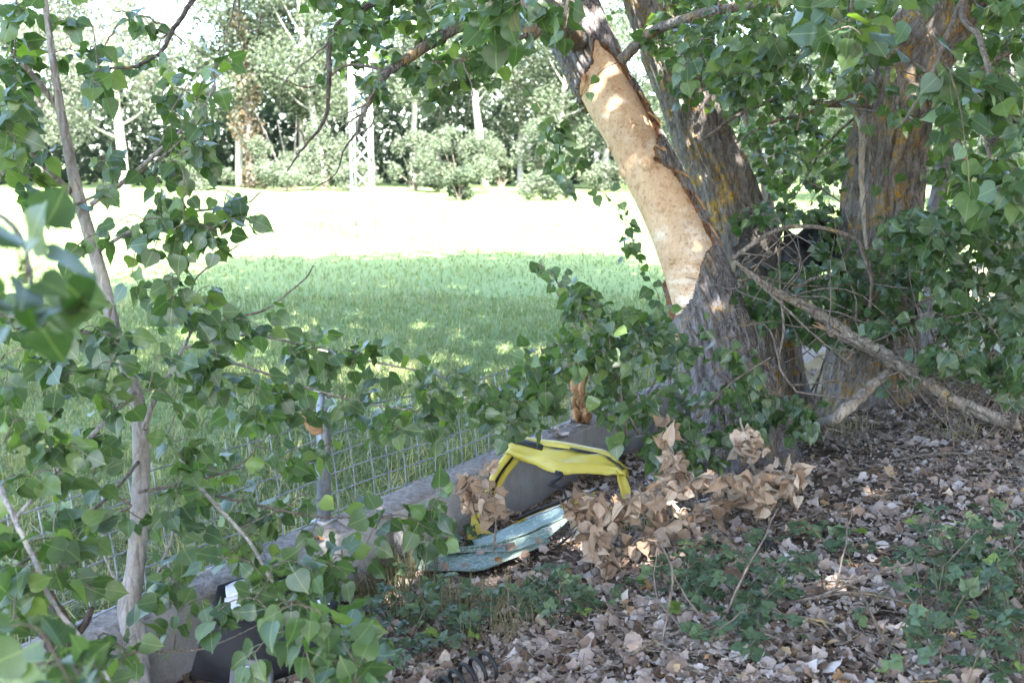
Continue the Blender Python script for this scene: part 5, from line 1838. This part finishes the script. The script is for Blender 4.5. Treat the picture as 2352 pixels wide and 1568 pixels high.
single('blue_grey_scrap', 'small blue grey plastic scrap on the dark litter by the tree foot', 'scrap', g0, *loft([g0 + [-.07, 0, .03], g0 + [.07, .03, .05]], [g0 + [-.06, -.07, .02], g0 + [.07, -.05, .03]], 8, 6, .015, .004, .004, 45), M['greyplastic'])
g0 = G(1772, 1270)
single('black_scrap', 'pointed black plastic scrap standing among the brambles and withered leaves', 'scrap', g0, *loft([g0 + [-.05, .03, .10], g0 + [0, 0, .06], g0 + [.05, -.03, .0]], [g0 + [-.045, .02, .09], g0 + [-.05, -.02, .02], g0 + [.02, -.06, -.02]], 8, 5, .015, .006, .004, 46), M['black'])
# splintered strip of bark standing on the wall and a plain white sheet near it
aS = min(np.arange(3, 7, .01), key=lambda q: abs(float(proj(W3(q, -.1, WT))[0]) - 1336))
st0 = W3(aS, -.1, WT)
_, yS, dS = proj(st0)
sl = Thing('bark_shard', 'orange splintered shard of torn bark standing upright on the wall behind the yellow frame', 'bark', st0)
for q, (xa, xb, y0, y1, dd) in enumerate(((1316, 1338, 862, 0, 0), (1332, 1350, 850, 0, -.02), (1338, 1356, 918, 0, -.05), (1320, 1330, 905, 0, -.06))):
    y1 = float(yS) + 3
    xs_ = [random.uniform(-6, 6) for _ in range(8)]
    L_ = [E(xa + xs_[k], y0 + (y1 - y0) * k / 4, dS + dd) for k in range(4)] + [E(xa + 4, y1, dS + dd)]
    R_ = [E(xb + xs_[k + 3], y0 + 12 * (k == 0) + (y1 - y0) * k / 4, dS + dd - .02) for k in range(4)] + [E(xb, y1, dS + dd)]
    V, F = loft(L_, R_, 26, 7, .03, .05, .012, 51 + q)
    sl.part('bark_plate', V, F, M['innerbark'], smooth=False)
V, F = loft([E(1286, 872, dS), E(1300, 860, dS), E(1322, 866, dS)], [E(1288, 880, dS), E(1302, 872, dS), E(1324, 880, dS)], 12, 4, .004, .03, .01, 57)
sl.part('splinter', V, F, M['innerbark'])
for q in range(6):
    y0_ = 905 + q * 12
    V, F = tube_mb([E(1322, y0_, dS - .05), E(1338, y0_ + 3, dS - .08), E(1354, y0_ - 2, dS - .05)], [.003, .006, .003], 5, True, .2)
    sl.part('splinter', V, F, M['innerbark'])
ws_ = Thing('white_sheet', 'crumpled white sheet by the fence behind the yellow frame', 'scrap', E(1190, 1010, 5.9))  # one crumpled surface in even white
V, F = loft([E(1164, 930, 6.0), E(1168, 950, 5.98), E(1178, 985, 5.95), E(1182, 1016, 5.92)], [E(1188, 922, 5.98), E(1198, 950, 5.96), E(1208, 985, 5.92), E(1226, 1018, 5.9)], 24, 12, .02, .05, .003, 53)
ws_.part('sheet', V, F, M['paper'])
# brown rag on the fence post
p_ = W3(aP, -.165, WT + .50)
single('rusty_rag', 'rusty brown rag caught on the fence post', 'rag', p_, *loft([p_ + [-.10, -.03, .06], p_ + [-.05, -.06, .02], p_ + [.02, -.05, .02]], [p_ + [-.08, -.03, .0], p_ + [-.03, -.05, -.05], p_ + [.02, -.05, -.04]], 12, 7, .015, .02, .004, 55), M['innerbark'])

# ------------------------------------------------------------------ branches of withered leaves
WSP_ = [(940, 1318), (1090, 1235), (1290, 1160), (1325, 1190), (1275, 1282), (1120, 1330)]


def withered(label, pts, polys, r0=.010):
    th = Thing('withered_branch', label, 'branch', pts[0], 'broken poplar branches with withered leaves')
    w = Woody(th, Leaves(DEAD, M['leaf_withered'], 'dead_leaf'), M['deadwood'])
    w.limb(pts, r0, r0 * .5, M['deadwood'], name='stem', ns=7)
    for (poly, n, d0, d1, nl) in polys:
        w.grow(targets(poly, n, d0, d1, [WSP_]), nl, .072, (.005, .002), (0, -.6, .3), .7, .16, maxlen=.30, spread=.9, tint=-1)
    w.finish(160)


withered('short broken branch with withered tan leaves against the wall', [G(1128, 1300), P(1140, 1190, 4.85), P(1120, 1110, 4.85), P(1090, 1075, 4.9)],
         [([(1060, 1070), (1150, 1060), (1150, 1150), (1070, 1170)], 12, 4.75, 4.95, (3, 4)), ([(1095, 1120), (1150, 1120), (1160, 1240), (1110, 1240)], 9, 4.75, 4.95, (3, 4))], .008)
withered('upright broken branch with withered leaves at the foot of the leafy suckers', [G(1580, 1200), P(1572, 1120, 4.85), P(1545, 1040, 4.85), P(1530, 980, 4.85)],
         [([(1500, 970), (1560, 960), (1565, 1060), (1510, 1090)], 8, 4.75, 4.95, (3, 5)), ([(1520, 1060), (1600, 1050), (1610, 1110), (1520, 1120)], 5, 4.75, 4.9, (3, 4))])
withered('upright broken branch with large withered leaves standing clear of the heap', [G(1738, 1130), P(1730, 1080, 4.95), P(1715, 1030, 4.95), P(1700, 960, 4.95)],
         [([(1680, 955), (1750, 950), (1760, 1030), (1690, 1050)], 8, 4.85, 5.05, (3, 5))])
hp = G(1600, 1240)
withered('large broken branch lying as a heap of curled withered brown leaves', [G(1360, 1330) + [0, 0, .03], G(1500, 1265) + [0, 0, .06], G(1640, 1200) + [0, 0, .08], G(1800, 1130) + [0, 0, .09]],
         [([(1300, 1150), (1420, 1110), (1560, 1080), (1700, 1090), (1860, 1060), (1850, 1140), (1740, 1200), (1680, 1260), (1560, 1330), (1400, 1330), (1330, 1240)], 60, 4.35, 4.85, (4, 6)),
          ([(1290, 1140), (1400, 1120), (1420, 1210), (1310, 1220)], 10, 4.4, 4.7, (3, 5)), ([(1680, 1070), (1860, 1060), (1850, 1130), (1700, 1190)], 14, 4.7, 5.0, (3, 5))], .018)

# ------------------------------------------------------------------ dead leaves on the bank
WSP = [(950, 1318), (1090, 1240), (1285, 1164), (1325, 1180), (1275, 1272), (1120, 1326)]
NL = 22500
litter = Leaves(LITTER, M['leaf_dead'], 'dead_leaf')
k = 0
while k < NL:
    d = 2.2 + 7.5 * random.random() ** 1.55
    x = (random.uniform(-.62, .62) if random.random() < .86 else random.uniform(.62, 1.3)) * d
    s = float(sdist(x, d))
    if 4.2 < d < 5.4 and -.6 < x < .5:
        qx, qy, _ = proj(np.array([x, d, float(bank_z(x, d)) + .03]))
        if inpoly(qx, qy, WSP):
            continue
    if s < .03 or (d > 7.0 and random.random() < .5):
        continue
    z = float(bank_z(x, d)) + random.uniform(.0, .022)
    an = random.uniform(0, 2 * math.pi)
    tilt = random.gauss(0, .38)
    tip = np.array([math.cos(an), math.sin(an), random.gauss(0, .36)])
    litter.add((x, d, z), tip, (random.gauss(0, .32), random.gauss(0, .32), random.choice((1, 1, -1))), random.choice((random.uniform(.012, .03), random.uniform(.025, .055), random.uniform(.04, .082))), random.betavariate(1.6, 1.5))
    k += 1
litter.build(np.zeros(3), bank, 300, 'leaf_litter')
# crumbs of leaf, bark and twig between the leaves
n = 26000
d_ = 2.2 + 6.5 * RNG.random(n) ** 1.5
x_ = RNG.uniform(-.62, .62, n) * d_
ok = sdist(x_, d_) > .03
pts = np.stack([x_, d_, bank_z(x_, d_) + RNG.uniform(.006, .03, n)], 1)[ok]
V, F, lc = quads_cloud(pts, .014, np.array([0, 0, .8]), .5, .28)
o = put('leaf_crumbs', mesh_from('leaf_crumbs', V, F, M['leaf_dead'], lc), bank)
o['kind'] = 'stuff'
n = 5000
d_ = 2.2 + 6.0 * RNG.random(n) ** 1.5
x_ = RNG.uniform(-.62, .62, n) * d_
ok = sdist(x_, d_) > .05
pts = np.stack([x_, d_, bank_z(x_, d_) + .012], 1)[ok]
an = RNG.uniform(0, 2 * np.pi, len(pts))
dv = np.stack([np.cos(an), np.sin(an), RNG.normal(0, .18, len(pts))], 1) * (RNG.uniform(.02, .12, len(pts)) ** 1.0)[:, None]
nv_ = np.stack([-np.sin(an), np.cos(an), np.zeros(len(pts))], 1) * RNG.uniform(.0008, .002, len(pts))[:, None]
up_ = np.array([0, 0, .004])
V = np.stack([pts - dv - nv_, pts - dv + nv_, pts - dv + up_, pts + dv - nv_, pts + dv + nv_, pts + dv + up_], 1).reshape(-1, 3)
b_ = np.arange(len(pts))[:, None, None] * 6
F4 = (b_ + np.array([[0, 1, 4, 3], [1, 2, 5, 4], [2, 0, 3, 5]])[None]).reshape(-1, 4)
o = put('twig_litter', mesh_from('twig_litter', V, [F4], M['deadwood']), bank)
o['kind'] = 'stuff'
lab = [o for o in bank.children if o.name.startswith('leaf_litter')]
gl = Leaves(LITTER, M['leaf_dead'], 'dead_leaf')
for (x, y, d) in ((1150, 1250, 4.98), (1180, 1262, 4.93), (1110, 1272, 4.9), (1230, 1240, 4.98), (1255, 1255, 4.9), (1060, 1296, 4.82), (1190, 1285, 4.85), (1140, 1290, 4.8), (1010, 1300, 4.82), (1215, 1275, 4.86), (1270, 1215, 5.0), (1240, 1285, 4.8)):
    gl.add(P(x, y, d - .03), (random.gauss(0, 1), random.gauss(0, .6), 0), (random.gauss(0, .3), random.gauss(-.3, .3), 1), random.uniform(.04, .075))
gl.build(gs.base, gs.o, 20)
# leaves lying on the wall
wl = Leaves(LITTER, M['leaf_dead'], 'dead_leaf')
for _ in range(42):
    a_ = random.uniform(-1.5, 7) if random.random() < .5 else random.uniform(3.0, 4.6)
    wl.add(W3(a_, random.uniform(-.17, -.02), WT + .012), (random.gauss(0, 1), random.gauss(0, 1), .1), (random.gauss(0, .3), random.gauss(0, .3), 1), random.uniform(.03, .06))
wl.build(wall.base, wall.o, 60)

# ------------------------------------------------------------------ meadow grass, rough grass by the fence, dry tufts
def blades(pos, h, w, tint, lean=.5):
    n = len(pos)
    az = RNG.uniform(0, 2 * np.pi, n)
    side = np.stack([np.cos(az), np.sin(az), np.zeros(n)], 1)
    la = RNG.uniform(0, 2 * np.pi, n)
    ld = np.stack([np.cos(la), np.sin(la), np.zeros(n)], 1) * (np.abs(RNG.normal(0, lean, n)) * h)[:, None]
    up = np.array([0, 0, 1.0]) * h[:, None]
    m_ = pos + up * .55 + ld * .3
    t_ = pos + up * (1 - .35 * np.minimum(1, np.linalg.norm(ld, axis=1) / h))[:, None] + ld
    sw = side * w[:, None]
    V = np.stack([pos - sw, pos + sw, m_ - sw * .75, m_ + sw * .75, t_], 1).reshape(-1, 3)
    b = np.arange(n)[:, None] * 5
    F4 = b + np.array([[0, 1, 3, 2]])
    F3 = b + np.array([[2, 3, 4]])
    lc = np.zeros((n, 5, 3))
    lc[:, :, 2] = np.clip(tint, 0, 1)[:, None]
    return V, [F3, F4], lc.reshape(-1, 3)


def field_points(n, d0, d1, pw):
    d = d0 + (d1 - d0) * RNG.random(n) ** pw
    x = RNG.uniform(-.60, .60, n) * d
    s = sdist(x, d)
    ok = s < -.24
    return np.stack([x[ok], d[ok], field_z(x[ok], d[ok])], 1)


pp = field_points(105000, 3.0, 14, 1.5)
cl = np.array([mnoise.noise(Vector((a_ * 1.4, b_ * 1.4, 0))) for a_, b_ in pp[:, :2]])
cl2 = np.array([mnoise.noise(Vector((a_ * .45 + 9, b_ * .45, 3))) for a_, b_ in pp[:, :2]])
near = np.exp(-(np.abs(sdist(pp[:, 0], pp[:, 1])) - .2) / .9)
cl = cl + .6 * np.array([mnoise.noise(Vector((a_ * 4.1, b_ * 4.1, 5))) for a_, b_ in pp[:, :2]])
h = (.085 + .075 * cl + .16 * near) * RNG.uniform(.6, 1.4, len(pp))
h = np.maximum(h, .03)
ti = np.where(RNG.random(len(pp)) < .10 + .30 * near, RNG.uniform(.7, 1, len(pp)), .34 + .42 * cl2 + .22 * cl + RNG.normal(0, .15, len(pp)))
V, F, lc = blades(pp, h, .0030 + .0020 * RNG.random(len(pp)), ti, 1.15)
o = put('meadow_grass', mesh_from('meadow_grass', V, F, M['grass'], lc))
o['kind'] = 'stuff'
o['label'] = 'ragged green meadow grass beyond the fence'
o['category'] = 'grass'
pp = field_points(80000, 8, 60, 1.9)
cl2 = np.array([mnoise.noise(Vector((a_ * .3 + 9, b_ * .3, 3))) for a_, b_ in pp[:, :2]])
h = (.075 + .035 * cl2 + .05 * sm((pp[:, 1] - 16) / 30)) * RNG.uniform(.5, 1.5, len(pp))
V, F, lc = blades(pp, h, .003 + .0006 * pp[:, 1] * RNG.random(len(pp)), .40 + .35 * cl2 + RNG.normal(0, .15, len(pp)), .6)
o = put('meadow_grass', mesh_from('meadow_grass', V, F, M['grass'], lc))
o['kind'] = 'stuff'
o['label'] = 'sunlit meadow grass out towards the far trees'
o['category'] = 'grass'


def tuft_points(foot, n, r):
    q = np.asarray(foot)[None, :2] + RNG.normal(0, r, (n, 2)) * [1.0, .7]
    return np.stack([q[:, 0], q[:, 1], ground_z(q[:, 0], q[:, 1])], 1)


TUFTS = [(905, 1350, 200, .09, .26, .15, 'grey green tuft of rough grass at the wall foot before the glass'), (1000, 1430, 170, .10, .18, .5, 'dry straw coloured grass tuft just below the windscreen'), (1130, 1400, 130, .10, .14, .6, 'thin pale grass tuft beside the windscreen edge'),
         (1830, 1000, 170, .12, .24, .35, 'grass tuft at the lower end of the propped branch'), (1740, 1020, 130, .10, .20, .45, 'dry grass tuft behind the withered branch'), (860, 1400, 140, .08, .20, .3, 'short grass tuft beside the bumper by the wall'),
         (1640, 1330, 120, .10, .10, .9, 'flattened straw in front of the withered heap'), (1490, 1210, 150, .12, .07, .95, 'matted straw under the withered heap'), (1950, 1000, 90, .10, .15, .6, 'sparse dry grass beneath the propped branch'), (2200, 1010, 90, .12, .12, .7, 'sparse dry grass below the long branch'), (1150, 1450, 120, .10, .14, .55, 'wispy dry grass between the two bramble patches')]
for (x, y, n, r, hh, ti, label) in TUFTS:
    f = G(x, y)
    pp = tuft_points(f, n, r)
    V, F, lc = blades(pp, hh * RNG.uniform(.5, 1.4, n), .0016 + .0012 * RNG.random(n), ti + RNG.normal(0, .2, n), .55)
    single('grass_tuft', label, 'grass', f, V, F, M['straw'], lc=lc, smooth=False)['kind'] = 'stuff'

# ------------------------------------------------------------------ brambles
def bramble(label, foot, poly, n, size=.052, hgt=.20, nmax=150, avoid=()):
    foot = np.asarray(foot)
    th = Thing('bramble', label, 'bramble', foot, 'brambles creeping over the bank')
    lv = Leaves(BRAMBLE, M['leaf_bramble'])
    m = MB()
    xs, ys = [p[0] for p in poly], [p[1] for p in poly]
    k = 0
    while k < n:
        x, y = random.uniform(min(xs), max(xs)), random.uniform(min(ys), max(ys))
        if not inpoly(x, y, poly):
            continue
        k += 1
        g = G(x, y)
        an = random.uniform(0, 2 * math.pi)
        ln = random.uniform(.10, .34)
        e = g + np.array([math.cos(an) * ln, math.sin(an) * ln, 0])
        e[2] = float(ground_z(e[0], e[1])) + random.uniform(.02, hgt * .7)
        md = (g + e) / 2 + [0, 0, random.uniform(.3, 1.0) * hgt]
        path = smooth_path([g, md, e], 9)
        m.add2(*tube(path, np.linspace(.0032, .0015, 9), 4, False))
        for q in range(2, 9):
            if random.random() < .15:
                continue
            out = RNG.normal(0, 1, 3)
            out[2] = abs(out[2]) * .3
            tint = np.clip(random.gauss(.38, .18), 0, .8) if q < 7 or random.random() < .6 else random.uniform(.85, 1)
            lv.add(path[q], out + (path[min(8, q + 1)] - path[q]) * 3, (random.gauss(0, .35), random.gauss(-.1, .35), 1), size * random.uniform(.55, 1.1), tint)
    V, F = m.get()
    c = th.part('cane', V, F, M['cane'], kind='stuff')
    lv.build(th.base, c, nmax)


bramble('large dark bramble patch with fresh shoots at the edge of the litter', G(2200, 1450), [(2060, 1420), (2150, 1310), (2260, 1260), (2400, 1270), (2400, 1568), (2150, 1568), (2070, 1500)], 62, .046, .22, 280)
bramble('low bramble spreading in front of the withered leaf heap', G(1620, 1340), [(1500, 1320), (1620, 1290), (1780, 1270), (1820, 1380), (1700, 1440), (1520, 1400)], 32, .042, .11)
bramble('small leaved bramble by the wall foot and coil spring', G(920, 1470), [(820, 1420), (960, 1390), (1090, 1420), (1060, 1510), (900, 1568), (830, 1540)], 44, .044, .14)
bramble('sparse bramble runners in front of the windscreen', G(1260, 1380), [(1120, 1370), (1300, 1350), (1440, 1350), (1460, 1420), (1280, 1440), (1130, 1400)], 24, .040, .10)
bramble('grey green bramble runner creeping over pale litter', G(1700, 1440), [(1650, 1420), (1780, 1400), (1830, 1480), (1760, 1530), (1660, 1490)], 9, .054, .11)
bramble('bramble sprigs on the open litter beside the large patch', G(1930, 1300), [(1860, 1250), (1960, 1230), (1980, 1300), (1880, 1340)], 7, .046, .09)
bramble('bramble sprigs growing among the glass and the yellow frame', G(1080, 1270), [(1030, 1240), (1120, 1250), (1110, 1310), (1040, 1300)], 5, .05, .14)
#MARK_END
